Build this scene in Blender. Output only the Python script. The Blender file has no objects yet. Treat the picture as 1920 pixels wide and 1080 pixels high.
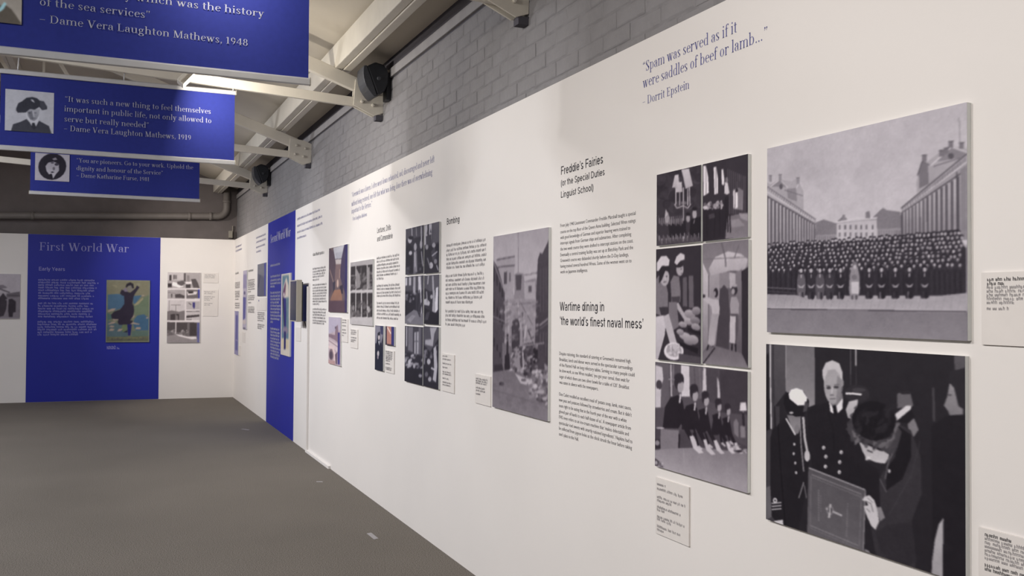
import bpy, math, random
import numpy as np
from mathutils import Vector, Matrix
random.seed(7)
RNG = np.random.RandomState(5)
S = bpy.context.scene
C = S.collection

# ------------------------------------------------------------------ camera
F_PX, YAW, PIT, ROL = 1735.0, 0.414277, 0.0191143, 0.0063940
CAM = np.array([0.0, 0.0, 1.4437])
FW = np.array([math.sin(YAW)*math.cos(PIT), math.cos(YAW)*math.cos(PIT), math.sin(PIT)])
_r = np.array([math.cos(YAW), -math.sin(YAW), 0.0]); _u = np.cross(_r, FW)
RT = _r*math.cos(ROL) + _u*math.sin(ROL); UP = np.cross(RT, FW)
cd = bpy.data.cameras.new('camera'); cam = bpy.data.objects.new('camera', cd); C.objects.link(cam)
cd.sensor_width = 36.0; cd.lens = F_PX/1920*36.0; cd.clip_start = 0.05
cam.matrix_world = Matrix(((RT[0], UP[0], -FW[0], CAM[0]), (RT[1], UP[1], -FW[1], CAM[1]), (RT[2], UP[2], -FW[2], CAM[2]), (0, 0, 0, 1)))
S.camera = cam

# ------------------------------------------------------------------ world, light, exposure
S.view_settings.view_transform = 'Standard'
try: S.view_settings.look = 'None'
except Exception: pass
S.view_settings.exposure = 0.30; S.view_settings.gamma = 1.0
S.view_settings.use_curve_mapping = False
wd = bpy.data.worlds.new('world'); S.world = wd; wd.use_nodes = True
wd.node_tree.nodes['Background'].inputs[0].default_value = (0.9, 0.95, 1.0, 1); wd.node_tree.nodes['Background'].inputs[1].default_value = 0.3

def area(name, loc, target, sx, sy, watts, col, spread=180):
    l = bpy.data.lights.new(name, 'AREA'); l.shape = 'RECTANGLE'; l.size = sx; l.size_y = sy; l.energy = watts; l.color = col
    l.spread = math.radians(spread)
    o = bpy.data.objects.new(name, l); C.objects.link(o); o.location = loc
    o.rotation_euler = (Vector(target)-Vector(loc)).to_track_quat('-Z', 'Y').to_euler()
    return o
def spot(name, loc, target, watts, col, ang, blend=1.0, rad=0.06):
    l = bpy.data.lights.new(name, 'SPOT'); l.energy = watts; l.color = col; l.spot_size = math.radians(ang); l.spot_blend = blend; l.shadow_soft_size = rad
    o = bpy.data.objects.new(name, l); C.objects.link(o); o.location = loc
    o.rotation_euler = (Vector(target)-Vector(loc)).to_track_quat('-Z', 'Y').to_euler()
    return o
WARM = (1.0, 0.92, 0.84); NEUT = (1.0, 0.965, 0.95); COOL = (0.95, 0.96, 1.0)
# soft fill lights added in a row, out of view on the left
for y, w in ((-0.6, 52), (2.9, 54), (5.6, 54), (8.3, 54), (11.0, 46), (13.4, 10)):
    area('fill_light', (-2.3, y, 3.35), (-1.6, y, 0.0), 0.25, 1.8, w, COOL)
# track spotlights washing the display walls
for (y, ty, w, col) in ((0.6, 1.3, 140, WARM), (2.9, 2.7, 88, WARM), (5.5, 5.5, 92, NEUT), (8.2, 8.0, 200, NEUT), (10.9, 10.7, 145, COOL), (13.2, 13.8, 225, WARM)):
    spot('track_spot', (-1.3, y, 3.0), (1.83, ty, 1.25 if y < 7 else 1.55), w, col, 95)
for x, w, col in ((0.9, 55, WARM),):
    spot('track_spot', (x, 12.9, 3.05), (x+0.4, 15.0, 1.75), w, col, 84)

# ------------------------------------------------------------------ helpers
def lin(c):
    c = np.asarray(c, float)/255.0
    return np.where(c <= 0.04045, c/12.92, ((c+0.055)/1.055)**2.4)
def mat(name, rgb, rough=0.6, metal=0.0, noise=None, bump=None, spec=0.5):
    """rgb: base colour in 0..255 sRGB; noise: (scale, amount); bump: (scale, strength)"""
    m = bpy.data.materials.new(name); m.use_nodes = True; nt = m.node_tree; b = nt.nodes['Principled BSDF']
    a = lin(rgb); b.inputs['Base Color'].default_value = (*a, 1); b.inputs['Roughness'].default_value = rough; b.inputs['Metallic'].default_value = metal
    b.inputs['Specular IOR Level'].default_value = spec
    tc = nt.nodes.new('ShaderNodeTexCoord')
    if noise:
        n = nt.nodes.new('ShaderNodeTexNoise'); n.inputs['Scale'].default_value = noise[0]; n.inputs['Detail'].default_value = 6
        nt.links.new(tc.outputs['Object'], n.inputs['Vector'])
        r = nt.nodes.new('ShaderNodeValToRGB'); r.color_ramp.elements[0].position = 0.3; r.color_ramp.elements[1].position = 0.7
        r.color_ramp.elements[0].color = (*(a*(1-noise[1])), 1); r.color_ramp.elements[1].color = (*np.clip(a*(1+noise[1]), 0, 1), 1)
        nt.links.new(n.outputs['Fac'], r.inputs['Fac']); nt.links.new(r.outputs['Color'], b.inputs['Base Color'])
    if bump:
        n = nt.nodes.new('ShaderNodeTexNoise'); n.inputs['Scale'].default_value = bump[0]; n.inputs['Detail'].default_value = 5
        nt.links.new(tc.outputs['Object'], n.inputs['Vector'])
        bp = nt.nodes.new('ShaderNodeBump'); bp.inputs['Strength'].default_value = bump[1]; bp.inputs['Distance'].default_value = 0.01
        nt.links.new(n.outputs['Fac'], bp.inputs['Height']); nt.links.new(bp.outputs['Normal'], b.inputs['Normal'])
    return m
def emis(name, rgb, st):
    m = bpy.data.materials.new(name); m.use_nodes = True; b = m.node_tree.nodes['Principled BSDF']
    b.inputs['Base Color'].default_value = (*lin(rgb), 1); b.inputs['Emission Color'].default_value = (*lin(rgb), 1); b.inputs['Emission Strength'].default_value = st
    return m
M = {}
M['white'] = mat('white_painted_board', (233, 229, 226), 0.55, noise=(1.3, 0.02), bump=(60, 0.03), spec=0.3)
M['blue'] = mat('blue_vinyl', (34, 42, 152), 0.5, noise=(3, 0.03), spec=0.3)
M['banner'] = mat('blue_banner_fabric', (42, 51, 132), 0.75, noise=(40, 0.05), bump=(900, 0.15), spec=0.2)
M['brick'] = mat('grey_painted_brick', (141, 139, 141), 0.75, noise=(7, 0.08), bump=(38, 0.45), spec=0.25)
M['mortar'] = mat('grey_painted_mortar', (137, 135, 137), 0.9, noise=(12, 0.15), bump=(30, 0.5), spec=0.2)
M['endwall'] = mat('dark_grey_wall', (128, 121, 120), 0.85, noise=(4, 0.08), bump=(25, 0.3), spec=0.2)
M['roof'] = mat('off_white_roof_sheet', (208, 200, 186), 0.8, noise=(1.5, 0.05), bump=(8, 0.1), spec=0.2)
M['steel'] = mat('white_painted_steel', (222, 216, 204), 0.5, noise=(6, 0.05), bump=(40, 0.1), spec=0.4)
M['plate'] = mat('grey_painted_timber', (158, 155, 156), 0.7, noise=(7, 0.08), spec=0.3)
M['dark'] = mat('dark_grey_painted_shade', (84, 82, 90), 0.9)  # shade at the eave recess and truss bearings, put into the colour
M['pipe'] = mat('grey_painted_pipe', (134, 128, 124), 0.5, noise=(8, 0.06))
M['black'] = mat('black_plastic', (38, 40, 46), 0.5, noise=(30, 0.1))
M['grille'] = mat('dark_grey_grille', (66, 68, 74), 0.45, noise=(200, 0.25))
M['rail'] = mat('silver_aluminium_rail', (190, 190, 192), 0.45, metal=0.2, noise=(20, 0.03))
M['boardedge'] = mat('white_foam_board', (222, 224, 222), 0.5, noise=(30, 0.02))
M['inkmid'] = mat('mid_grey_ink', (144, 140, 144), 0.6, noise=(50, 0.05))
M['inkfaint'] = mat('faint_violet_ink', (150, 148, 186), 0.6, noise=(50, 0.05))
M['inkban'] = mat('shade_toned_banner_ink', (172, 174, 192), 0.7, noise=(50, 0.05))  # white lettering with the banners' shade mixed into the ink colour
M['label'] = mat('pale_caption_card', (226, 221, 217), 0.6, noise=(20, 0.02))
M['ink'] = mat('black_vinyl_ink', (52, 50, 56), 0.6, noise=(50, 0.05))
M['inkgrey'] = mat('dark_grey_ink', (84, 80, 84), 0.6, noise=(50, 0.05))
M['inkblue'] = mat('violet_blue_vinyl_ink', (84, 86, 150), 0.6, noise=(50, 0.05))
M['inkwhite'] = mat('white_vinyl_ink', (205, 205, 215), 0.6, noise=(50, 0.03))
M['inklav'] = mat('lavender_vinyl_ink', (150, 150, 205), 0.6, noise=(50, 0.03))
M['glass'] = mat('glossy_dark_screen', (40, 38, 42), 0.12, noise=(5, 0.1))
M['bezel'] = mat('grey_plastic_bezel', (170, 164, 152), 0.4, noise=(20, 0.04))
M['bluebk'] = mat('dark_blue_plastic', (30, 40, 110), 0.4, noise=(20, 0.04))
M['tape'] = mat('grey_floor_tape', (150, 146, 148), 0.5, noise=(30, 0.04))
M['lit'] = emis('lit_lamp_glass', (255, 246, 225), 9.0)
def carpet():
    m = mat('grey_brown_carpet', (134, 127, 117), 0.95, bump=(420, 0.6), spec=0.1); nt = m.node_tree; b = nt.nodes['Principled BSDF']
    tc = nt.nodes['Texture Coordinate']; mix = nt.nodes.new('ShaderNodeMix'); mix.data_type = 'RGBA'
    n1 = nt.nodes.new('ShaderNodeTexNoise'); n1.inputs['Scale'].default_value = 190; n1.inputs['Detail'].default_value = 4
    n2 = nt.nodes.new('ShaderNodeTexNoise'); n2.inputs['Scale'].default_value = 1.1; n2.inputs['Detail'].default_value = 5
    for n in (n1, n2): nt.links.new(tc.outputs['Object'], n.inputs['Vector'])
    r1 = nt.nodes.new('ShaderNodeValToRGB'); r1.color_ramp.elements[0].position = 0.35; r1.color_ramp.elements[1].position = 0.66
    r1.color_ramp.elements[0].color = (*lin((84, 79, 74)), 1); r1.color_ramp.elements[1].color = (*lin((152, 145, 136)), 1)
    r2 = nt.nodes.new('ShaderNodeValToRGB'); r2.color_ramp.elements[0].position = 0.3; r2.color_ramp.elements[1].position = 0.7
    r2.color_ramp.elements[0].color = (0.9, 0.9, 0.9, 1); r2.color_ramp.elements[1].color = (1, 1, 1, 1)
    nt.links.new(n1.outputs['Fac'], r1.inputs['Fac']); nt.links.new(n2.outputs['Fac'], r2.inputs['Fac'])
    mix.blend_type = 'MULTIPLY'; mix.inputs[0].default_value = 1
    nt.links.new(r1.outputs['Color'], mix.inputs[6]); nt.links.new(r2.outputs['Color'], mix.inputs[7]); nt.links.new(mix.outputs[2], b.inputs['Base Color'])
    return m
M['carpet'] = carpet()
def print_mat():
    m = bpy.data.materials.new('printed_picture_surface'); m.use_nodes = True; nt = m.node_tree; b = nt.nodes['Principled BSDF']
    a = nt.nodes.new('ShaderNodeVertexColor'); a.layer_name = 'ink'; nt.links.new(a.outputs['Color'], b.inputs['Base Color'])
    b.inputs['Roughness'].default_value = 0.55; b.inputs['Specular IOR Level'].default_value = 0.25
    return m
M['print'] = print_mat()

def tag(o, label=None, cat=None, group=None, kind=None):
    if label: o['label'] = label
    if cat: o['category'] = cat
    if group: o['group'] = group
    if kind: o['kind'] = kind
    return o
def empty(name, loc, label, cat, group=None):
    o = bpy.data.objects.new(name, None); o.empty_display_size = 0.1; C.objects.link(o); o.location = loc
    return tag(o, label, cat, group)
class MB:
    """collects world-space polygons; build() links them as one mesh object"""
    def __init__(s): s.v = []; s.f = []
    def poly(s, pts):
        n = len(s.v); s.v += [tuple(p) for p in pts]; s.f.append(tuple(range(n, n+len(pts)))); return s
    def prism(s, pts, d):
        d = Vector(d); a = [Vector(p) for p in pts]; b = [p+d for p in a]; n = len(a); k = len(s.v)
        s.v += [tuple(p) for p in a+b]
        s.f.append(tuple(range(k+n-1, k-1, -1))); s.f.append(tuple(range(k+n, k+2*n)))
        for i in range(n): j = (i+1) % n; s.f.append((k+i, k+j, k+n+j, k+n+i))
        return s
    def box(s, a, b):
        (x0, y0, z0), (x1, y1, z1) = a, b
        return s.prism([(x0, y0, z0), (x1, y0, z0), (x1, y1, z0), (x0, y1, z0)], (0, 0, z1-z0))
    def bar(s, p, q, w, h, up=(0, 0, 1)):
        p = Vector(p); q = Vector(q); d = (q-p).normalized(); r = d.cross(Vector(up)).normalized(); u = r.cross(d)
        return s.prism([p+r*w/2+u*h/2, p-r*w/2+u*h/2, p-r*w/2-u*h/2, p+r*w/2-u*h/2], q-p)
    def tube(s, pts, r, n=12):
        pts = [Vector(p) for p in pts]; k = len(s.v); t0 = None
        for i, p in enumerate(pts):
            t = (pts[min(i+1, len(pts)-1)]-pts[max(i-1, 0)]).normalized()
            if t0 is None: a = t.orthogonal().normalized()
            else: a = (a-t*a.dot(t)).normalized()
            t0 = t; b = t.cross(a)
            rr = r[i] if isinstance(r, (list, tuple)) else r
            for j in range(n):
                an = 2*math.pi*j/n; s.v.append(tuple(p+(a*math.cos(an)+b*math.sin(an))*rr))
        for i in range(len(pts)-1):
            for j in range(n):
                j2 = (j+1) % n; s.f.append((k+i*n+j, k+i*n+j2, k+(i+1)*n+j2, k+(i+1)*n+j))
        s.f.append(tuple(range(k+n-1, k-1, -1))); e = k+(len(pts)-1)*n; s.f.append(tuple(range(e, e+n)))
        return s
    def build(s, name, m, parent=None, origin=None, bevel=0, smooth=False, kind=None, label=None):
        me = bpy.data.meshes.new(name); og = Vector(origin) if origin is not None else (wloc(parent) if parent is not None else Vector((0, 0, 0)))
        me.from_pydata([tuple(Vector(v)-og) for v in s.v], [], s.f); me.materials.append(M[m] if isinstance(m, str) else m); me.update()
        if smooth:
            me.polygons.foreach_set('use_smooth', [len(p.vertices) <= 4 for p in me.polygons])
        o = bpy.data.objects.new(name, me); C.objects.link(o)
        if parent is not None:
            o.parent = parent; pw = wloc(parent); o.location = og-pw
        else: o.location = og
        if bevel:
            b = o.modifiers.new('b', 'BEVEL'); b.width = bevel; b.segments = 2; b.limit_method = 'ANGLE'
        if kind: o['kind'] = kind
        if label: o['label'] = label
        return o
def wloc(o):
    v = Vector((0, 0, 0))
    while o is not None: v = v+o.location; o = o.parent
    return v

class Plane:
    def __init__(s, O, U, N): s.O = np.array(O, float); s.U = np.array(U, float); s.N = np.array(N, float)
    def uv(s, x, y, off=0.0):
        d = FW+RT*(x-960)/F_PX-UP*(y-540)/F_PX
        o = s.O+s.N*off; t = ((o-CAM)@s.N)/(d@s.N); P = CAM+d*t
        return float((P-s.O)@s.U), float(P[2]), float(t)
    def P(s, u, v, off=0.0): return Vector(s.O+s.U*u+np.array([0, 0, 1.0])*v+s.N*off)
    def box(s, mb, u0, u1, v0, v1, o0, o1):
        return mb.prism([s.P(u0, v0, o0), s.P(u1, v0, o0), s.P(u1, v1, o0), s.P(u0, v1, o0)], Vector(s.N*(o1-o0)))
W, YE, AL = 1.8328, 14.8878, 0.0705293
RW = Plane((W, 0, 0), (0, -1, 0), (-1, 0, 0))
FWL = Plane((W, YE, 0), (math.cos(AL), -math.sin(AL), 0), (-math.sin(AL), -math.cos(AL), 0))
HP = 2.44

# ------------------------------------------------------------------ the setting
floor = MB().box((-6.1, -3.2, -0.1), (2.3, 15.7, 0)).build('floor', 'carpet', kind='structure')
wall_r = MB().box((W, -3.0, 0), (W+0.05, YE, HP)).build('wall_right', 'white', kind='structure')
mb = MB(); FWL.box(mb, -6.6, 0.0, 0, HP, 0, -0.05); wall_f = mb.build('wall_far', 'white', kind='structure')
# blue vinyl panels on both display walls
def blue_panel(pl, xl, yl, xr, yr, par):
    u0 = pl.uv(xl, yl)[0]; u1 = pl.uv(xr, yr)[0]
    m = MB(); pl.box(m, u0, u1, 0.002, HP-0.001, 0.0, 0.002); return m.build('blue_panel', 'blue', par)
tag(blue_panel(RW, 500, 700, 551, 700, wall_r), 'blue vinyl panel for the second world war')
tag(blue_panel(FWL, 50.3, 600, 299, 600, wall_f), 'blue vinyl panel for the first world war')
# brick wall above the display wall: base, single bricks, timber plate
BX = 1.93
wall_b = MB().box((BX+0.004, -3.0, 0), (BX+0.25, 15.6, 3.125)).build('wall_brick', 'mortar', kind='structure')
def brick_mesh(k):
    r = random.Random(k); L, Hh, t = 0.2175, 0.068, 0.0024; c = 0.008
    out = [(0, 0), (L, 0), (L, Hh), (0, Hh)]; inn = [(c, c), (L-c, c), (L-c, Hh-c), (c, Hh-c)]
    v = [(0, -p[0], p[1]) for p in out]
    v += [(-t+r.uniform(-.0015, .0015), -p[0]+r.uniform(-.002, .002), p[1]+r.uniform(-.0015, .0015)) for p in inn]
    f = [(4, 5, 6, 7)]+[(i, (i+1) % 4, 4+(i+1) % 4, 4+i) for i in range(4)]
    me = bpy.data.meshes.new('brick'); me.from_pydata(v, [], f); me.materials.append(M['brick']); return me
bm_ = [brick_mesh(k) for k in range(8)]
cand = []
for c in range(10):
    z = 2.375+c*0.075; y = 2.55+(0.1125 if c % 2 else 0)
    while y < 15.1: cand.append((y, z)); y += 0.225
cand.sort()
rest = MB()
for i, (y, z) in enumerate(cand):
    if i < 300:
        o = bpy.data.objects.new('brick', bm_[random.randrange(8)]); C.objects.link(o); o.parent = wall_b
        o.location = (BX+0.004+random.uniform(-0.0016, 0.0010), y+0.2165, z+random.uniform(-.001, .001))
    else:
        c = 0.008; x0 = BX+0.004; x1 = x0-0.0024; L = 0.2175; Hh = 0.068
        o4 = [(x0, y+L, z), (x0, y, z), (x0, y, z+Hh), (x0, y+L, z+Hh)]; i4 = [(x1, y+L-c, z+c), (x1, y+c, z+c), (x1, y+c, z+Hh-c), (x1, y+L-c, z+Hh-c)]
        k = len(rest.v); rest.v += o4+i4; rest.f.append((k+4, k+5, k+6, k+7)); rest.f += [(k+j, k+(j+1) % 4, k+4+(j+1) % 4, k+4+j) for j in range(4)]
rest.build('brick_courses', 'brick', wall_b, kind='stuff')
MB().box((BX-0.012, -3.0, 3.138), (BX+0.03, 15.5, 3.203)).build('timber_plate', 'plate', wall_b, bevel=0.004)
MB().box((BX+0.008, -3.0, 3.126), (BX+0.2, 15.5, 3.5)).build('wall_head', 'dark', wall_b)  # flush band, painted dark to stand for a shaded recess
# end wall, left wall, back wall, roof
RIDGE = -2.0; SL = 0.35
def roof_z(x): return 3.30+(BX-x)*SL if x >= RIDGE else 3.30+(BX-2*RIDGE+x)*SL
MB().prism([(-5.95, 15.45, 0), (2.18, 15.45, 0), (2.18, 15.45, 3.25), (RIDGE, 15.45, roof_z(RIDGE)), (-5.95, 15.45, 3.25)], (0, 0.2, 0)).build('wall_end', 'endwall', kind='structure')
MB().box((-6.15, -3.0, 0), (-5.95, 15.6, 3.3)).build('wall_left', 'brick', kind='structure')
MB().prism([(-5.95, -3.2, 0), (2.18, -3.2, 0), (2.18, -3.2, 3.25), (RIDGE, -3.2, roof_z(RIDGE)), (-5.95, -3.2, 3.25)], (0, 0.2, 0)).build('wall_back', 'endwall', kind='structure')
ceil = MB()
xr = 2.2
ceil.prism([(xr, -3.2, roof_z(xr)), (RIDGE, -3.2, roof_z(RIDGE)), (RIDGE, -3.2, roof_z(RIDGE)+0.06), (xr, -3.2, roof_z(xr)+0.06)], (0, 18.9, 0))
xl = -6.2
ceil.prism([(xl, -3.2, roof_z(xl)), (xl, -3.2, roof_z(xl)+0.06), (RIDGE, -3.2, roof_z(RIDGE)+0.06), (RIDGE, -3.2, roof_z(RIDGE))], (0, 18.9, 0))
ceil.build('ceiling', 'roof', kind='structure')

# ------------------------------------------------------------------ roof timbers and trusses
TR = (-1.1, 1.57, 4.235, 6.9, 9.6, 12.4)
def tie_z(x): return 2.983+(1.72-x)*0.052
def raf_z(x): return 3.125+(1.70-x)*SL
def purlin(x0, label, top=True):
    e = empty('purlin', (x0, 6.0, raf_z(x0)), label, 'roof beam')
    x1 = x0+0.128; zb = raf_z(x0+0.064)+0.062
    MB().box((x0, -3.0, zb+0.008), (x0+0.062, 15.44, roof_z(x0+0.062)-0.002)).build('beam_board', 'steel', e, bevel=0.005)
    MB().box((x0+0.066, -3.0, zb), (x1, 15.44, roof_z(x1)-0.002)).build('beam_board', 'steel', e, bevel=0.005)
purlin(1.56, 'white painted roof beam running the hall nearest the brick wall')
purlin(0.25, 'white painted roof beam above the hanging blue banners')
purlin(-1.1, 'white painted roof beam near the ridge beyond the banner ends')
tl = ['white roof truss behind the viewpoint over the hall entrance', 'white roof truss overhead before the first banner',
      'white roof truss whose bolted end meets the brick above the Spam quotation', 'white roof truss lit by a floodlight beside the larger black loudspeaker',
      'white roof truss between the two black loudspeakers', 'farthest white roof truss beside the smaller black loudspeaker']
for i, y in enumerate(TR):
    e = empty('roof_truss', (0, y, 3.0), tl[i], 'truss', 'white roof trusses')
    m = MB(); th = 0.05
    m.prism([(1.80, y-th/2, raf_z(1.80)-0.055), (1.80, y-th/2, raf_z(1.80)+0.055), (RIDGE, y-th/2, raf_z(RIDGE)+0.055), (RIDGE, y-th/2, raf_z(RIDGE)-0.055)], (0, th, 0))
    m.build('rafter', 'steel', e, bevel=0.006)
    xe = -5.8; zr = lambda x: raf_z(2*RIDGE-x)
    MB().prism([(RIDGE, y-th/2, zr(RIDGE)-0.055), (RIDGE, y-th/2, zr(RIDGE)+0.055), (xe, y-th/2, zr(xe)+0.055), (xe, y-th/2, zr(xe)-0.055)], (0, th, 0)).build('rafter', 'steel', e)
    MB().prism([(1.77, y-0.018, tie_z(1.77)-0.035), (1.77, y-0.018, tie_z(1.77)+0.035), (RIDGE, y-0.018, tie_z(RIDGE)+0.035), (RIDGE, y-0.018, tie_z(RIDGE)-0.035)], (0, 0.036, 0)).build('tie', 'steel', e, bevel=0.004)
    MB().prism([(-5.75, y-0.018, tie_z(1.75)-0.035), (-5.75, y-0.018, tie_z(1.75)+0.035), (RIDGE, y-0.018, tie_z(RIDGE)+0.035), (RIDGE, y-0.018, tie_z(RIDGE)-0.035)], (0, 0.036, 0)).build('tie', 'steel', e)
    for (xa, xb) in ((-0.05, -0.55), (-0.55, -1.2), (-1.2, RIDGE)):
        MB().bar((xa, y, tie_z(xa)), (xb, y, raf_z(xb)), 0.03, 0.06, up=(0, 1, 0)).build('strut', 'steel', e)
    for xa in (0.35, -0.55, -1.2):
        MB().bar((xa, y, tie_z(xa)), (xa, y, raf_z(xa)), 0.02, 0.03, up=(0, 1, 0)).build('hanger_rod', 'steel', e)
    g = MB().prism([(1.715, y-0.034, 3.15), (1.70, y-0.034, 2.955), (1.86, y-0.034, 2.885), (1.93, y-0.034, 2.91), (1.935, y-0.034, 3.10), (1.86, y-0.034, 3.13)], (0, 0.012, 0)).build('gusset_plate', 'steel', e, bevel=0.002)
    MB().prism([(1.715, y+0.022, 3.15), (1.70, y+0.022, 2.955), (1.86, y+0.022, 2.885), (1.93, y+0.022, 2.91), (1.935, y+0.022, 3.10), (1.86, y+0.022, 3.13)], (0, 0.012, 0)).build('gusset_plate', 'steel', e, bevel=0.002)
    MB().box((1.875, y-0.03, 2.855), (1.94, y+0.03, 2.895)).build('bearing_block', 'dark', e)  # dark colour stands for the shadow under the gusset
    for (bx, bz) in ((1.765, 2.985), (1.85, 2.965), (1.78, 3.075), (1.87, 3.05)):
        MB().tube([(bx, y-0.034, bz), (bx, y-0.046, bz), (bx, y-0.050, bz)], [0.0125, 0.0125, 0.007], 10).build('bolt', 'steel', g if g else e, smooth=True)

# ------------------------------------------------------------------ pipe and emergency light on the end wall
e = empty('soil_pipe', (0, 15.38, 2.7), 'thick grey painted drain pipe along the dark end wall', 'pipe')
pp = lambda x: 2.70+(x+1.42)*0.042+0.01
pts = [(-5.8, 15.37, pp(-5.8)), (1.55, 15.37, pp(1.55))]
cx, cz = 1.62, pp(1.62)+0.14
pts += [(cx+0.14*math.sin(a), 15.37, cz-0.14*math.cos(a)) for a in np.linspace(0, math.pi/2, 7)]
pts += [(1.76, 15.37, 3.32)]
MB().tube(pts, 0.053, 16).build('pipe_run', 'pipe', e, smooth=True)
for x in (1.52, 1.20, -1.0, -3.2):
    MB().tube([(x-0.022, 15.37, pp(x)), (x+0.022, 15.37, pp(x))], 0.064, 16).build('pipe_collar', 'pipe', e, smooth=True)
MB().tube([(1.76, 15.37, 3.06), (1.76, 15.37, 3.10)], 0.062, 16).build('pipe_collar', 'pipe', e, smooth=True)
e = empty('junction_box', (1.83, 15.4, 2.56), 'small cream junction box in the far corner under the pipe elbow', 'electrical box')
MB().box((1.802, 15.37, 2.50), (1.86, 15.45, 2.615)).build('box_body', 'bezel', e, bevel=0.004)
MB().box((1.86, 15.42, 2.50), (1.872, 15.45, 2.70)).build('conduit', 'bezel', e)

# ------------------------------------------------------------------ loudspeakers
def speaker(y0, lab):
    e = empty('loudspeaker', (1.82, y0, 3.09), lab, 'speaker', 'black wall loudspeakers')
    prof = [(1.735, 3.195), (1.80, 3.232), (1.865, 3.218), (1.902, 3.16), (1.898, 3.085), (1.872, 3.02), (1.815, 2.988)]
    MB().prism([(x, y0-0.09, z) for x, z in prof], (0, 0.18, 0)).build('cabinet', 'black', e, bevel=0.012)
    # curved front grille, facing down into the hall
    m = MB(); a = Vector((1.728, 0, 3.20)); b = Vector((1.808, 0, 2.98)); nrm = Vector((-0.94, 0, -0.34))
    pts = []
    for k in range(9):
        t = k/8; p = a.lerp(b, t)+nrm*(0.052*math.sin(math.pi*(0.12+0.76*t))); pts.append((p.x, y0-0.092, p.z))
    pts += [(b.x+0.006, y0-0.092, b.z), (a.x+0.006, y0-0.092, a.z)]
    m.prism(pts, (0, 0.184, 0)).build('grille', 'grille', e, bevel=0.004)
    MB().tube([(1.825, y0-0.088, 3.11), (1.825, y0-0.103, 3.11)], [0.016, 0.013], 14).build('pivot_knob', 'grille', e, smooth=True)
    MB().box((1.895, y0-0.05, 2.97), (1.929, y0+0.05, 3.17)).build('wall_bracket', 'black', e, bevel=0.004)
    MB().bar((1.86, y0-0.04, 3.13), (1.915, y0-0.04, 3.19), 0.012, 0.016).build('bracket_arm', 'bezel', e)
speaker(6.70, 'larger black loudspeaker bracketed to the brick wall by a truss end')
speaker(12.16, 'smaller distant black loudspeaker on the brick wall near the far corner')

# ------------------------------------------------------------------ lettering
class Ink:
    """flat 2-D polygons (u, v) laid on a plane"""
    def __init__(s): s.P = []
    def add(s, pts): s.P.append(pts)
    def rect(s, a, b, c, d): s.P.append([(a, b), (c, b), (c, d), (a, d)])
    def build(s, pl, name, m, parent, off, label=None):
        mb = MB()
        for p in s.P: mb.poly([pl.P(u, v, off) for u, v in p])
        return mb.build(name, m, parent, label=label)

# a small high-contrast serif alphabet drawn from strokes
TK, TN = 0.088, 0.030
def g_arc(cx, cy, rx, ry, a0, a1, T=TK, n=12):
    out = []; A = np.radians(np.linspace(a0, a1, n))
    prev = None
    for a in A:
        w = (TN+(T-TN)*abs(math.cos(a))**1.4)/2
        dx, dy = math.cos(a), math.sin(a)
        p = ((cx+(rx+w)*dx, cy+(ry+w*0.6)*dy), (cx+(rx-w)*dx, cy+(ry-w*0.6)*dy))
        if prev: out.append([prev[0], p[0], p[1], prev[1]])
        prev = p
    return out
def g_v(x, y0, y1, w=TK): return [[(x-w/2, y0), (x+w/2, y0), (x+w/2, y1), (x-w/2, y1)]]
def g_h(x0, x1, y, w=TN): return [[(x0, y-w/2), (x1, y-w/2), (x1, y+w/2), (x0, y+w/2)]]
def g_d(x0, y0, x1, y1, w): return [[(x0-w/2, y0), (x0+w/2, y0), (x1+w/2, y1), (x1-w/2, y1)]]
def g_s(x, y, h=0.09): return [[(x-h, y-TN/2), (x+h, y-TN/2), (x+h, y+TN/2), (x-h, y+TN/2)]]
def g_b(x, y, r=0.05): return [[(x+r*math.cos(a), y+r*math.sin(a)) for a in np.linspace(0, 2*math.pi, 9)[:-1]]]
XH, CP, AS, DS = 0.47, 0.69, 0.73, -0.21
b0 = TN/2
def stem(x, y0, y1, sb=True, stp=True):
    return g_v(x, y0, y1)+(g_s(x, y0+b0) if sb else [])+([[(x-0.10, y1-0.035), (x-TK/2, y1-0.05), (x+TK/2, y1), (x-0.10, y1-0.005)]] if stp else [])
def arch(x0, x1):  # from stem x0 over to stem x1
    c = (x0+x1)/2; return g_arc(c+0.01, XH-0.14, (x1-x0)/2-0.01, 0.125, 150, 0, n=8)+g_v(x1, 0, XH-0.14)+g_s(x1, b0)
def bowl(cx, rx=0.155, ry=None): return g_arc(cx, XH/2, rx, XH/2-TN/2, 0, 360, n=22)
G = {}
G['a'] = (0.47, g_arc(0.22, 0.34, 0.115, 0.115, 165, 0, n=8)+g_b(0.12, 0.345, 0.042)+g_v(0.335, 0.06, 0.34)+g_arc(0.19, 0.135, 0.105, 0.12, 90, 300, n=10)+g_h(0.19, 0.335, 0.262)+g_d(0.25, 0.03, 0.335, 0.09, 0.03)+g_h(0.33, 0.43, b0))
G['b'] = (0.55, stem(0.13, 0, AS, False)+g_arc(0.29, XH/2, 0.155, XH/2-TN/2, -130, 130, n=16))
G['c'] = (0.45, g_arc(0.25, XH/2, 0.16, XH/2-TN/2, 45, 320, n=16)+g_b(0.355, 0.35, 0.045))
G['d'] = (0.55, g_v(0.42, 0, AS)+g_h(0.30, 0.42, AS-b0)+g_h(0.42, 0.52, b0)+g_arc(0.25, XH/2, 0.155, XH/2-TN/2, 50, 310, n=16))
G['e'] = (0.46, g_arc(0.25, XH/2, 0.16, XH/2-TN/2, 5, 318, n=18)+g_h(0.10, 0.43, 0.265))
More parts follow.
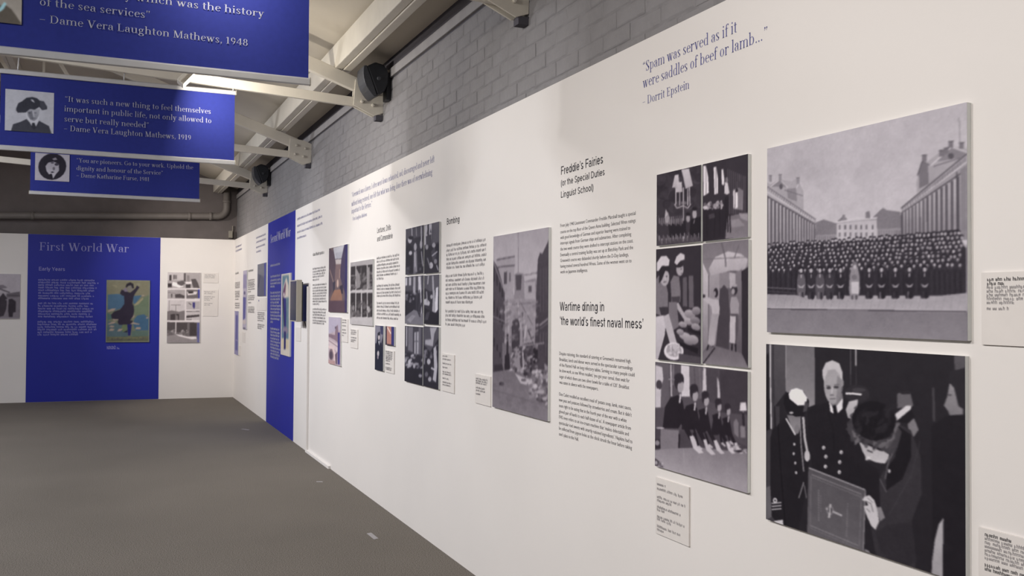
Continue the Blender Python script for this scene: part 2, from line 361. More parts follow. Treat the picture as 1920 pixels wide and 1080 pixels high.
G['f'] = (0.33, g_v(0.15, 0, 0.58)+g_s(0.15, b0)+g_arc(0.27, 0.60, 0.12, 0.115, 180, 60, n=7)+g_b(0.32, 0.665, 0.045)+g_h(0.04, 0.32, XH-b0))
G['g'] = (0.50, g_arc(0.22, 0.31, 0.12, 0.145, 0, 360, n=16)+g_h(0.33, 0.46, 0.43)+g_d(0.14, 0.19, 0.12, 0.03, 0.05)+g_h(0.12, 0.36, 0.03, 0.06)+g_arc(0.24, -0.09, 0.17, 0.10, 60, -240, n=16))
G['h'] = (0.58, stem(0.13, 0, AS)+arch(0.13, 0.44))
G['i'] = (0.28, stem(0.14, 0, XH)+g_b(0.14, 0.64, 0.055))
G['j'] = (0.26, g_v(0.14, -0.1, XH)+g_b(0.14, 0.64, 0.055)+g_h(0.03, 0.14, XH-b0)+g_arc(0.03, -0.1, 0.11, 0.1, 0, -90, n=6))
G['k'] = (0.55, stem(0.13, 0, AS)+g_d(0.17, 0.2, 0.40, XH-b0, 0.035)+g_d(0.40+0.04, 0, 0.24, 0.27, 0.10)+g_s(0.42, b0)+g_s(0.40, XH-b0, 0.07))
G['l'] = (0.28, stem(0.14, 0, AS))
G['m'] = (0.86, stem(0.13, 0, XH)+arch(0.13, 0.43)+arch(0.43, 0.73))
G['n'] = (0.58, stem(0.13, 0, XH)+arch(0.13, 0.44))
G['o'] = (0.50, bowl(0.25))
G['p'] = (0.55, stem(0.13, DS, XH)+g_arc(0.29, XH/2, 0.155, XH/2-TN/2, -130, 130, n=16))
G['q'] = (0.55, g_v(0.42, DS, XH)+g_s(0.42, DS)+g_arc(0.25, XH/2, 0.155, XH/2-TN/2, 50, 310, n=16))
G['r'] = (0.42, stem(0.13, 0, XH)+g_arc(0.29, XH-0.15, 0.13, 0.135, 160, 60, n=6)+g_b(0.35, XH-0.06, 0.05))
G['s'] = (0.40, g_arc(0.20, 0.35, 0.105, 0.105, 40, 230, n=10)+g_d(0.31, 0.12, 0.10, 0.33, 0.09)+g_arc(0.20, 0.12, 0.105, 0.105, 50, -140, n=10)+g_v(0.31, 0.33, 0.45, 0.025)+g_v(0.085, 0.02, 0.14, 0.025))
G['t'] = (0.34, g_v(0.15, 0.08, 0.60)+g_arc(0.23, 0.09, 0.08, 0.075, 180, 310, n=6)+g_h(0.04, 0.30, XH-b0))
G['u'] = (0.58, g_v(0.13, 0.12, XH)+g_h(0.02, 0.13, XH-b0)+g_arc(0.27, 0.13, 0.14, 0.115, 180, 330, n=8)+g_v(0.43, 0, XH)+g_h(0.32, 0.43, XH-b0)+g_h(0.43, 0.54, b0))
G['v'] = (0.50, g_d(0.26, 0, 0.11, XH, 0.10)+g_d(0.26, 0, 0.40, XH, 0.036)+g_s(0.11, XH-b0, 0.10)+g_s(0.40, XH-b0, 0.08))
G['w'] = (0.74, g_d(0.25, 0, 0.11, XH, 0.10)+g_d(0.25, 0, 0.37, XH, 0.036)+g_d(0.50, 0, 0.36, XH, 0.10)+g_d(0.50, 0, 0.63, XH, 0.036)+g_s(0.11, XH-b0, 0.10)+g_s(0.37, XH-b0, 0.08)+g_s(0.63, XH-b0, 0.08))
G['x'] = (0.50, g_d(0.38, 0, 0.12, XH, 0.10)+g_d(0.10, 0, 0.38, XH, 0.036)+g_s(0.12, XH-b0, 0.09)+g_s(0.38, XH-b0, 0.08)+g_s(0.10, b0, 0.08)+g_s(0.39, b0, 0.09))
G['y'] = (0.50, g_d(0.26, 0, 0.11, XH, 0.10)+g_d(0.17, DS, 0.40, XH, 0.036)+g_b(0.12, DS+0.04, 0.05)+g_s(0.11, XH-b0, 0.10)+g_s(0.40, XH-b0, 0.08))
G['D'] = (0.72, g_v(0.16, 0, CP)+g_h(0.05, 0.34, b0)+g_h(0.05, 0.34, CP-b0)+g_arc(0.32, CP/2, 0.28, CP/2-b0, -90, 90, T=0.1, n=16))
G['E'] = (0.60, g_v(0.16, 0, CP)+g_h(0.05, 0.52, b0)+g_h(0.05, 0.50, CP-b0)+g_h(0.16, 0.40, 0.36)+g_v(0.51, 0, 0.17, 0.03)+g_v(0.49, 0.54, CP, 0.03)+g_v(0.39, 0.28, 0.44, 0.03))
G['F'] = (0.56, g_v(0.16, 0, CP)+g_s(0.16, b0, 0.12)+g_h(0.05, 0.50, CP-b0)+g_h(0.16, 0.40, 0.36)+g_v(0.49, 0.52, CP, 0.03)+g_v(0.39, 0.28, 0.44, 0.03))
G['G'] = (0.72, g_arc(0.36, CP/2, 0.26, CP/2-b0, 50, 330, T=0.1, n=18)+g_v(0.58, 0.06, 0.30)+g_s(0.58, 0.30, 0.10)+g_v(0.55, 0.48, 0.66, 0.03))
G['I'] = (0.34, g_v(0.17, 0, CP)+g_s(0.17, b0, 0.12)+g_s(0.17, CP-b0, 0.12))
G['K'] = (0.70, g_v(0.16, 0, CP)+g_s(0.16, b0, 0.12)+g_s(0.16, CP-b0, 0.12)+g_d(0.20, 0.28, 0.54, CP-b0, 0.038)+g_d(0.58, 0, 0.30, 0.38, 0.115)+g_s(0.58, b0, 0.12)+g_s(0.54, CP-b0, 0.09))
G['L'] = (0.58, g_v(0.16, 0, CP)+g_s(0.16, CP-b0, 0.12)+g_h(0.05, 0.52, b0)+g_v(0.51, 0, 0.19, 0.03))
G['M'] = (0.86, g_v(0.15, 0, CP, 0.036)+g_v(0.70, 0, CP)+g_d(0.42, 0, 0.17, CP, 0.11)+g_d(0.42, 0, 0.68, CP, 0.036)+g_s(0.15, b0)+g_s(0.70, b0, 0.11)+g_s(0.15, CP-b0)+g_s(0.71, CP-b0, 0.10))
G['S'] = (0.52, g_arc(0.26, 0.52, 0.15, 0.155, 30, 235, n=12)+g_d(0.40, 0.17, 0.12, 0.50, 0.11)+g_arc(0.26, 0.17, 0.155, 0.155, 50, -145, n=12)+g_v(0.41, 0.48, 0.68, 0.028)+g_v(0.09, 0.01, 0.20, 0.028))
G['U'] = (0.72, g_v(0.17, 0.2, CP)+g_s(0.17, CP-b0, 0.12)+g_v(0.58, 0.2, CP, 0.036)+g_s(0.58, CP-b0)+g_arc(0.375, 0.2, 0.205, 0.185, 180, 360, T=0.07, n=12))
G['V'] = (0.70, g_d(0.36, 0, 0.15, CP, 0.12)+g_d(0.36, 0, 0.58, CP, 0.036)+g_s(0.14, CP-b0, 0.12)+g_s(0.58, CP-b0, 0.10))
G['W'] = (1.00, g_d(0.34, 0, 0.14, CP, 0.12)+g_d(0.34, 0, 0.50, CP, 0.036)+g_d(0.68, 0, 0.49, CP, 0.12)+g_d(0.68, 0, 0.88, CP, 0.036)+g_s(0.14, CP-b0, 0.12)+g_s(0.50, CP-b0, 0.11)+g_s(0.88, CP-b0, 0.10))
G['Y'] = (0.66, g_v(0.33, 0, 0.32)+g_s(0.33, b0, 0.12)+g_d(0.34, 0.30, 0.14, CP, 0.11)+g_d(0.34, 0.30, 0.54, CP, 0.036)+g_s(0.13, CP-b0, 0.11)+g_s(0.54, CP-b0, 0.09))
G['1'] = (0.40, g_v(0.20, 0, 0.64)+g_s(0.20, b0, 0.11)+g_d(0.06, 0.52, 0.17, 0.64, 0.03)+g_s(0.15, 0.625, 0.05))
G['4'] = (0.52, g_v(0.35, 0, 0.64)+g_s(0.35, b0, 0.09)+g_h(0.03, 0.49, 0.18)+g_d(0.04, 0.18, 0.33, 0.64, 0.036))
G['8'] = (0.50, g_arc(0.25, 0.48, 0.12, 0.15, 0, 360, n=16)+g_arc(0.25, 0.17, 0.15, 0.16, 0, 360, n=18))
G['9'] = (0.50, g_arc(0.24, 0.43, 0.14, 0.19, 0, 360, n=16)+g_arc(0.14, 0.43, 0.25, 0.42, 5, -75, n=9))
G['.'] = (0.24, g_b(0.12, 0.05, 0.055)); G[','] = (0.24, g_b(0.12, 0.05, 0.055)+g_d(0.08, -0.12, 0.15, 0.05, 0.03))
G['\u2013'] = (0.50, g_h(0.04, 0.42, 0.24)); G['\u2026'] = (0.78, g_b(0.14, 0.05)+g_b(0.38, 0.05)+g_b(0.62, 0.05))
G['\u201c'] = (0.40, g_b(0.12, 0.55, 0.05)+g_d(0.10, 0.55, 0.16, 0.68, 0.03)+g_b(0.28, 0.55, 0.05)+g_d(0.26, 0.55, 0.32, 0.68, 0.03))
G['\u201d'] = (0.40, g_b(0.12, 0.64, 0.05)+g_d(0.08, 0.50, 0.15, 0.64, 0.03)+g_b(0.28, 0.64, 0.05)+g_d(0.24, 0.50, 0.31, 0.64, 0.03))
G['\u2019'] = (0.22, g_b(0.12, 0.64, 0.05)+g_d(0.08, 0.50, 0.15, 0.64, 0.03)); G[' '] = (0.24, [])
def serif_line(ink, pl, off, text, xl, yl, xr, cap=None, capw=None, yr=None):
    """baseline from (xl, yl); ends at xr (or keeps natural width when xr is None); cap = capital height in photo pixels at xl"""
    u0, v0, t = pl.uv(xl, yl, off)
    if yr is not None: v0 = (v0+pl.uv(xr, yr, off)[1])/2
    sc = (capw if capw else cap*t/F_PX)/CP
    wn = sum(G[c][0] for c in text)
    sx = sc if xr is None else (pl.uv(xr, yl, off)[0]-u0)/wn
    x = 0.0
    for c in text:
        a, ps = G[c]
        for p in ps: ink.add([(u0+(x+q[0])*sx, v0+q[1]*sc) for q in p])
        x += a
    return u0, v0, sc

# a plain grotesque alphabet for the headings
SW = 0.105
def s_arc(cx, cy, rx, ry, a0, a1, n=14, w=SW):
    A = np.radians(np.linspace(a0, a1, n)); h = w/2; out = []; prev = None
    for a in A:
        dx, dy = math.cos(a), math.sin(a); p = ((cx+(rx)*dx, cy+(ry)*dy), (cx+(rx-w)*dx, cy+(ry-w)*dy))
        if prev: out.append([prev[0], p[0], p[1], prev[1]])
        prev = p
    return out
def s_v(x, y0, y1): return [[(x, y0), (x+SW, y0), (x+SW, y1), (x, y1)]]
def s_h(x0, x1, y): return [[(x0, y), (x1, y), (x1, y+SW*0.92), (x0, y+SW*0.92)]]
def s_d(x0, y0, x1, y1, w=0.11): return [[(x0, y0), (x0+w, y0), (x1+w, y1), (x1, y1)]]
sx_, sc_ = 0.53, 0.72
H = {}
_rb = lambda x: s_arc(x+0.215, sx_/2, 0.215, sx_/2+0.01, 0, 360, 22)
_ar = lambda x0, x1: s_arc((x0+x1)/2, sx_-0.2, (x1-x0)/2, 0.21, 180, 0, 10)+s_v(x1-SW, 0, sx_-0.2)
H['a'] = (0.54, s_v(0.36, 0.0, 0.36)+s_arc(0.25, 0.36, 0.20, 0.18, 165, 0, 10)+s_arc(0.21, 0.16, 0.17, 0.17, 85, 290, 12)+s_h(0.2, 0.40, 0.235)+s_d(0.24, 0.0, 0.37, 0.09, 0.07))
H['b'] = (0.58, s_v(0.07, 0, sc_)+_rb(0.10)); H['c'] = (0.52, s_arc(0.27, sx_/2, 0.225, sx_/2+0.01, 38, 322, 18)); H['d'] = (0.58, s_v(0.42, 0, sc_)+_rb(0.05))
H['e'] = (0.56, s_arc(0.275, sx_/2, 0.235, sx_/2+0.01, 0, 325, 20)+s_h(0.08, 0.50, 0.225)); H['f'] = (0.29, s_v(0.09, 0, 0.58)+s_arc(0.25, 0.56, 0.16, 0.165, 180, 85, 7)+s_h(0.01, 0.27, 0.445))
H['g'] = (0.58, _rb(0.05)+s_v(0.42, -0.03, sx_)+s_arc(0.28, -0.03, 0.232, 0.18, 0, -165, 10)); H['h'] = (0.57, s_v(0.07, 0, sc_)+_ar(0.07, 0.50))
H['i'] = (0.23, s_v(0.07, 0, sx_)+s_v(0.07, 0.625, sc_)); H['l'] = (0.23, s_v(0.07, 0, sc_)); H['m'] = (0.86, s_v(0.07, 0, sx_)+_ar(0.07, 0.47)+_ar(0.38, 0.79)); H['n'] = (0.57, s_v(0.07, 0, sx_)+_ar(0.07, 0.50))
H['o'] = (0.57, s_arc(0.285, sx_/2, 0.245, sx_/2+0.01, 0, 360, 24)); H['p'] = (0.58, s_v(0.07, -0.2, sx_)+_rb(0.10)); H['r'] = (0.36, s_v(0.07, 0, sx_)+s_arc(0.29, 0.32, 0.21, 0.215, 175, 88, 7))
H['s'] = (0.50, s_arc(0.245, 0.375, 0.19, 0.165, 20, 235, 10)+s_d(0.30, 0.13, 0.10, 0.30, 0.10)+s_arc(0.245, 0.155, 0.20, 0.165, 55, -160, 12)); H['t'] = (0.30, s_v(0.09, 0.1, 0.68)+s_arc(0.21, 0.12, 0.12, 0.125, 180, 285, 6)+s_h(0.01, 0.26, 0.445))
H['u'] = (0.57, s_v(0.07, 0.2, sx_)+s_arc(0.285, 0.2, 0.215, 0.21, 180, 360, 10)+s_v(0.41, 0, sx_)); H['v'] = (0.50, s_d(0.19, 0, 0.01, sx_)+s_d(0.20, 0, 0.38, sx_)); H['w'] = (0.74, s_d(0.15, 0, 0.01, sx_)+s_d(0.16, 0, 0.31, sx_, 0.10)+s_d(0.46, 0, 0.33, sx_, 0.10)+s_d(0.48, 0, 0.62, sx_))
H['y'] = (0.50, s_d(0.19, 0, 0.01, sx_)+s_d(0.13, -0.2, 0.38, sx_)+s_h(0.05, 0.2, -0.2))
H['B'] = (0.67, s_v(0.08, 0, sc_)+s_h(0.08, 0.40, 0)+s_h(0.08, 0.40, 0.33)+s_h(0.08, 0.38, sc_-0.085)+s_arc(0.37, 0.53, 0.21, 0.19, -90, 90, 10)+s_arc(0.39, 0.21, 0.23, 0.21, -90, 90, 10))
H['C'] = (0.72, s_arc(0.37, 0.36, 0.32, 0.37, 35, 325, 22)); H['D'] = (0.72, s_v(0.08, 0, sc_)+s_h(0.08, 0.36, 0)+s_h(0.08, 0.36, sc_-0.085)+s_arc(0.35, 0.36, 0.32, 0.36, -90, 90, 16)); H['E'] = (0.65, s_v(0.08, 0, sc_)+s_h(0.08, 0.6, 0)+s_h(0.08, 0.56, 0.33)+s_h(0.08, 0.59, sc_-0.085))
H['F'] = (0.60, s_v(0.08, 0, sc_)+s_h(0.08, 0.53, 0.31)+s_h(0.08, 0.57, sc_-0.085)); H['L'] = (0.56, s_v(0.08, 0, sc_)+s_h(0.08, 0.53, 0)); H['S'] = (0.66, s_arc(0.33, 0.53, 0.25, 0.2, 15, 240, 12)+s_d(0.42, 0.22, 0.13, 0.40, 0.13)+s_arc(0.33, 0.2, 0.27, 0.21, 60, -165, 12))
H['W'] = (0.96, s_d(0.22, 0, 0.01, sc_, 0.12)+s_d(0.23, 0, 0.42, sc_, 0.11)+s_d(0.62, 0, 0.43, sc_, 0.11)+s_d(0.63, 0, 0.83, sc_, 0.12)); H['Y'] = (0.64, s_v(0.27, 0, 0.32)+s_d(0.27, 0.28, 0.01, sc_, 0.115)+s_d(0.26, 0.28, 0.52, sc_, 0.115))
H['('] = (0.32, s_arc(0.36, 0.26, 0.28, 0.50, 112, 248, 14)); H[')'] = (0.32, s_arc(-0.04, 0.26, 0.28, 0.50, 68, -68, 14)); H[','] = (0.27, s_v(0.08, 0, 0.1)+s_d(0.07, -0.12, 0.12, 0.0, 0.05)); H[' '] = (0.26, [])
H['\u2019'] = (0.20, s_v(0.06, 0.62, sc_)+s_d(0.05, 0.50, 0.10, 0.62, 0.05)); H['\u2018'] = (0.20, s_v(0.05, 0.52, 0.62)+s_d(0.05, 0.61, 0.09, 0.73, 0.05))
def head_line(ink, pl, off, text, xl, yl, xr, cap):
    u0, v0, t = pl.uv(xl, yl, off); sc = cap*t/F_PX/sc_; wn = sum(H[c][0] for c in text)
    sx = (pl.uv(xr, yl, off)[0]-u0)/wn; x = -0.03
    for c in text:
        a, ps = H[c]
        for p in ps: ink.add([(u0+(x+q[0])*sx, v0+q[1]*sc) for q in p])
        x += a
def head_block(pl, parent, m, rws, cap, label, off=0.0006):
    ik = Ink()
    for t, xl, yl, xr_ in rws: head_line(ik, pl, off, t, xl, yl, xr_, cap)
    return ik.build(pl, 'heading_lettering', m, parent, off, label)

_fc = {}
def glyph_sans(text, bold):
    k = (text, bold)
    if k in _fc: return _fc[k]
    cu = bpy.data.curves.new('t', 'FONT'); cu.body = text; cu.resolution_u = 2 if len(text) > 30 else 4; cu.offset = bold
    o = bpy.data.objects.new('t', cu); C.objects.link(o); dg = bpy.context.evaluated_depsgraph_get()
    me = o.evaluated_get(dg).to_mesh()
    v = np.array([(p.co.x, p.co.y) for p in me.vertices]) if len(me.vertices) else np.zeros((0, 2))
    f = [tuple(p.vertices) for p in me.polygons]
    o.evaluated_get(dg).to_mesh_clear(); C.objects.unlink(o); bpy.data.objects.remove(o); bpy.data.curves.remove(cu)
    _fc[k] = (v, f); return v, f
def sans_line(mb, pl, off, text, xl, yl, xr, cap, bold=0.0):
    v, f = glyph_sans(text, bold); u0, v0, t = pl.uv(xl, yl, off); sc = cap*t/F_PX/0.727
    x0, x1 = v[:, 0].min(), v[:, 0].max()
    sx = sc if xr is None else (pl.uv(xr, yl, off)[0]-u0)/(x1-x0)
    n = len(mb.v)
    mb.v += [tuple(pl.P(u0+(a-x0)*sx, v0+b*sc, off)) for a, b in v]
    mb.f += [tuple(i+n for i in q) for q in f]
def greek_line(ink, pl, off, xl, yl, xr, xh, dens=0.62, seed=0, asc=True):
    """a line too small to read: words as rows of letter-like strokes"""
    r = random.Random(int(xl*31+yl*77)+seed)
    u0, v0, t = pl.uv(xl, yl, off); u1 = pl.uv(xr, yl, off)[0]; h = xh*t/F_PX
    lw = h*0.95; x = u0
    while x < u1-lw:
        n = r.choice((2, 3, 3, 4, 5, 6, 7, 8, 9))
        n = max(1, min(n, int((u1-x)/lw)))
        for i in range(n):
            k = r.random(); a = x+i*lw; w = lw*0.20
            top = h*(1.45 if (asc and k < 0.22) else 1.0); bot = -h*0.4 if k > 0.92 else 0
            ink.rect(a, v0+bot, a+w, v0+top)
            if k < 0.8: ink.rect(a+lw*0.56, v0, a+lw*0.56+w, v0+h)
            ink.rect(a, v0+h*(0.82 if k < .5 else 0.0), a+lw*0.72, v0+h*(1.0 if k < .5 else 0.18))
            if k > 0.4: ink.rect(a, v0+h*0.42, a+lw*0.7, v0+h*0.58)
        x += n*lw+lw*0.75

# ------------------------------------------------------------------ pictures
class Pic:
    """a picture drawn from shapes given in a zoom's coordinates (zoom origin x0, y0, scale)"""
    def __init__(s, quad, nx, ny, crop, base=60, tint=(0, -3, 4)):
        s.quad = quad; s.crop = crop; s.nx, s.ny = nx, ny; s.w, s.h = nx*2, ny*2; s.tint = np.array(tint, float)
        A = []; b = []
        for (x, y), (u, v) in zip(quad, ((0, 0), (1, 0), (1, 1), (0, 1))):
            A += [[x, y, 1, 0, 0, 0, -u*x, -u*y], [0, 0, 0, x, y, 1, -v*x, -v*y]]; b += [u, v]
        s.Hm = np.append(np.linalg.solve(np.array(A, float), np.array(b, float)), 1).reshape(3, 3)
        s.a = np.zeros((s.h, s.w, 3)); s.a[:] = s.col(base)
    def col(s, c): return (np.array([c, c, c], float)+s.tint) if np.isscalar(c) else np.array(c, float)
    def T(s, p):
        p = np.array(p, float); x = s.crop[0]+p[:, 0]/s.crop[2]; y = s.crop[1]+p[:, 1]/s.crop[2]
        q = s.Hm@np.vstack([x, y, np.ones(len(x))]); return np.stack([q[0]/q[2]*s.w, q[1]/q[2]*s.h], 1)
    def raw(s, q, c, a=1.0, c2=None, nz=0):
        x0, y0 = np.floor(q.min(0)).astype(int); x1, y1 = np.ceil(q.max(0)).astype(int)
        x0 = max(x0, 0); y0 = max(y0, 0); x1 = min(x1, s.w); y1 = min(y1, s.h)
        if x1 <= x0 or y1 <= y0: return
        X, Y = np.meshgrid(np.arange(x0, x1)+0.5, np.arange(y0, y1)+0.5); m = np.zeros(X.shape, bool)
        n = len(q)
        for i in range(n):
            (ax, ay), (bx, by) = q[i], q[(i+1) % n]
            if ay == by: continue
            c_ = ((ay > Y) != (by > Y)) & (X < (bx-ax)*(Y-ay)/(by-ay)+ax); m ^= c_
        col = s.col(c)*np.ones(X.shape+(3,))
        if c2 is not None:
            t = ((Y-q[:, 1].min())/max(1e-6, np.ptp(q[:, 1])))[..., None]; col = col*(1-t)+s.col(c2)*t
        if nz: col = col+RNG.normal(0, nz, X.shape)[..., None]
        sub = s.a[y0:y1, x0:x1]; sub[m] = sub[m]*(1-a)+col[m]*a
    def poly(s, p, c, a=1.0, c2=None, nz=0): s.raw(s.T(p), c, a, c2, nz); return s
    def ell(s, cx, cy, rx, ry, c, a=1.0, rot=0, c2=None):
        t = np.linspace(0, 2*math.pi, 21)[:-1]; r = math.radians(rot)
        return s.poly([(cx+rx*math.cos(k)*math.cos(r)-ry*math.sin(k)*math.sin(r), cy+rx*math.cos(k)*math.sin(r)+ry*math.sin(k)*math.cos(r)) for k in t], c, a, c2)
    def line(s, p, w, c, a=1.0):
        for (ax, ay), (bx, by) in zip(p, p[1:]):
            L = math.hypot(bx-ax, by-ay) or 1; nx, ny = -(by-ay)/L*w/2, (bx-ax)/L*w/2
            s.poly([(ax+nx, ay+ny), (bx+nx, by+ny), (bx-nx, by-ny), (ax-nx, ay-ny)], c, a)
        return s
    def specks(s, reg, n, r, c0, c1, a=0.8, asp=1.0, seed=1):
        rr = random.Random(seed); P = reg
        for _ in range(n):
            i, j = rr.random(), rr.random()
            x = (P[0][0]*(1-i)+P[1][0]*i)*(1-j)+(P[3][0]*(1-i)+P[2][0]*i)*j; y = (P[0][1]*(1-i)+P[1][1]*i)*(1-j)+(P[3][1]*(1-i)+P[2][1]*i)*j
            k = rr.uniform(r*0.5, r*1.3); s.ell(x, y, k, k*asp*rr.uniform(.7, 1.4), rr.uniform(c0, c1), a, rr.uniform(0, 90))
        return s
    def place(s, pl, name, label, cat, group=None, th=0.012, gain=1.0, margin=None, edge='boardedge', print_label=None, on_wall=0.0):
        P = [pl.uv(x, y, th) for x, y in s.quad]
        u0 = (P[0][0]+P[3][0])/2; u1 = (P[1][0]+P[2][0])/2; v1 = (P[0][1]+P[1][1])/2; v0 = (P[2][1]+P[3][1])/2
        m = MB(); pl.box(m, u0, u1, v0, v1, on_wall, th); o = m.build(name, edge, None, origin=pl.P((u0+u1)/2, v0, on_wall), bevel=0.0008)
        tag(o, label, cat, group)
        s.print_on(pl, o, u0, u1, v0, v1, th+0.0006, gain, print_label)
        return o
    def print_on(s, pl, parent, u0, u1, v0, v1, off, gain=1.0, plabel=None):
        a = s.a.reshape(s.ny, 2, s.nx, 2, 3).mean((1, 3)); a = np.clip(a, 4, 255)
        for ax in (0, 1): a = 0.5*a+0.25*(np.roll(a, 1, ax)+np.roll(a, -1, ax)) if ax == 1 else a*0.5+0.25*(np.vstack([a[:1], a[:-1]])+np.vstack([a[1:], a[-1:]]))
        for k_, am in ((12, 1.6), (5, 1.3), (2, 1.2)):   # photographic mottle and grain
            gy, gx = a.shape[0]//k_+2, a.shape[1]//k_+2; g = RNG.normal(0, 1, (gy, gx))
            yy = np.linspace(0, gy-1.001, a.shape[0]); xx = np.linspace(0, gx-1.001, a.shape[1]); iy = yy.astype(int); ix = xx.astype(int); fy = (yy-iy)[:, None]; fx = (xx-ix)[None, :]
            n_ = g[iy][:, ix]*(1-fy)*(1-fx)+g[iy+1][:, ix]*fy*(1-fx)+g[iy][:, ix+1]*(1-fy)*fx+g[iy+1][:, ix+1]*fy*fx
            a = a+n_[..., None]*am*(0.35+a.mean(-1, keepdims=True)/160)
        a = np.clip(a, 4, 255)
        L = np.clip(lin(a)*gain*1.17-0.005, 0.002, 0.9)
        nx, ny = s.nx, s.ny
        U, V = np.meshgrid(np.linspace(u0, u1, nx), np.linspace(v1, v0, ny))
        og = np.array(wloc(parent)); O = pl.O+pl.N*off-og
        co = O+U[..., None]*pl.U+V[..., None]*np.array([0, 0, 1.0])
        me = bpy.data.meshes.new('photo_print'); nv = nx*ny; nf = (nx-1)*(ny-1)
        i = np.arange(nv).reshape(ny, nx); f = np.stack([i[1:, :-1], i[1:, 1:], i[:-1, 1:], i[:-1, :-1]], -1).reshape(-1)
        me.vertices.add(nv); me.vertices.foreach_set('co', co.reshape(-1)); me.loops.add(nf*4); me.loops.foreach_set('vertex_index', f.astype(np.int32))
        me.polygons.add(nf); me.polygons.foreach_set('loop_start', np.arange(0, nf*4, 4, dtype=np.int32)); me.update(calc_edges=True)
        at = me.color_attributes.new('ink', 'FLOAT_COLOR', 'POINT'); at.data.foreach_set('color', np.concatenate([L.reshape(-1, 3), np.ones((nv, 1))], 1).reshape(-1).astype(np.float32))
        me.materials.append(M['print']); o = bpy.data.objects.new('photo_print', me); C.objects.link(o); o.parent = parent
        if plabel: o['label'] = plabel
        return o

# ------------------------------------------------------------------ banners
def banner(y, label):
    e = empty('hanging_banner', (0.1, y, 2.97), label, 'banner', 'blue quotation banners hung across the hall')
    x0, x1, z0, z1 = -0.647, 0.838, 2.444, 2.978
    # slightly rippled fabric sheet
    m = MB(); n = 24; k = len(m.v)
    for j in (z0+0.02, z1-0.02):
        for i in range(n+1):
            x = x0+(x1-x0)*i/n; m.v.append((x, y+0.0025*math.sin(i*0.9+y), j))
    for i in range(n): m.f.append((i, i+1, n+2+i, n+1+i))
    fab = m.build('banner_fabric', 'banner', e); so = fab.modifiers.new('s', 'SOLIDIFY'); so.thickness = 0.001; so.offset = 1
    for z, nm in ((z0+0.006, 'bottom_rail'), (z1-0.024, 'top_rail')):
        r = MB().prism([(x0-0.006, y-0.012, z-0.004), (x0-0.006, y+0.012, z-0.004), (x0-0.006, y+0.014, z+0.022), (x0-0.006, y, z+0.030), (x0-0.006, y-0.014, z+0.022)], (x1-x0+0.012, 0, 0)).build(nm, 'rail', e, bevel=0.002)
        for xe in (x0-0.010, x1+0.006):
            MB().box((xe, y-0.013, z-0.005), (xe+0.004, y+0.013, z+0.029)).build('end_cap', 'bezel', r)
    for hx in (x1-0.012, x0+0.10, 0.1):
        MB().tube([(hx, y, z1), (hx, y-0.002, z1+0.02), (hx+0.004, y, tie_z(hx)-0.03)], 0.004, 8).build('hanging_hook', 'rail', e, smooth=True)
    return e
B1 = banner(4.235, 'nearest and largest hanging blue banner quoting the sea services line')
B2 = banner(6.9, 'middle hanging blue banner with a portrait in a tricorne hat')
B3 = banner(9.6, 'farthest hanging blue banner with a round portrait')
PB = [Plane((0, y-0.0045, 0), (1, 0, 0), (0, -1, 0)) for y in (4.235, 6.9, 9.6)]
for e, pl, lines in (
    (B1, PB[0], [('history which was the history', 163, -10, 496, 14.8, 31.5), ('of the sea services\u201d', 73.4, 9.5, 283, 14.8, None), ('\u2013 Dame Vera Laughton Mathews, 1948', 73.4, 41.0, 466, 14.8, 86.5)]),
    (B2, PB[1], [('\u201cIt was such a new thing to feel themselves', 121, 190.8, 396, 10.5, 213), ('important in public life, not only allowed to', 120, 208.5, 397, 10.5, 231), ('serve but really needed\u201d', 120, 227.5, 280, 10.5, 240), ('\u2013 Dame Vera Laughton Mathews, 1919', 119.5, 244.5, 359, 10.5, 263)]),
    (B3, PB[2], [('\u201cYou are pioneers. Go to your work. Uphold the', 143, 304.3, 362.5, 8.0, 317.5), ('dignity and honour of the Service\u201d', 143, 319, 306, 8.0, 328), ('\u2013 Dame Katharine Furse, 1981', 143, 332.5, 280.5, 8.0, 339.5)])):
    ik = Ink()
    for t, xl, yl, xr_, cp, yr in lines: serif_line(ik, pl, 0.0, t, xl, yl, xr_, cap=cp, yr=yr)
    ik.build(pl, 'quotation_lettering', 'inkban', e, 0.0)
# banner portraits
p = Pic([(9.5, 165.8), (101, 174.8), (100.5, 251.5), (9.5, 243.3)], 90, 86, (0, 160, 10.8), 176, (-2, 0, 10))
p.poly([(230, 920), (270, 780), (420, 735), (540, 680), (620, 770), (720, 830), (790, 720), (990, 830), (1040, 975), (1090, 1010), (230, 1000)], 62, nz=4)
p.poly([(520, 520), (540, 650), (590, 730), (640, 815), (690, 760), (730, 830), (775, 740), (790, 640), (800, 500)], 190)
p.poly([(530, 480), (800, 490), (785, 610), (740, 690), (690, 720), (620, 700), (560, 620)], 158, c2=130); p.poly([(560, 540), (650, 520), (680, 700), (610, 680)], 100, 0.8)
p.ell(715, 560, 26, 12, 105); p.ell(600, 560, 26, 12, 80); p.line([(660, 520), (685, 640)], 18, 182); p.line([(640, 665), (720, 668)], 10, 90)
p.poly([(650, 760), (700, 760), (730, 860), (690, 900), (640, 850)], 48)
p.poly([(330, 460), (370, 360), (450, 320), (530, 255), (650, 240), (740, 265), (800, 315), (880, 330), (950, 440), (945, 490), (850, 510), (790, 440), (700, 495), (600, 480), (520, 550), (360, 550), (330, 510)], 52, nz=4)
p.poly([(800, 320), (870, 330), (945, 430), (930, 490), (850, 500), (810, 430)], 70); p.ell(650, 310, 40, 20, 150, 0.8, 35); p.line([(640, 300), (690, 350)], 14, 210)
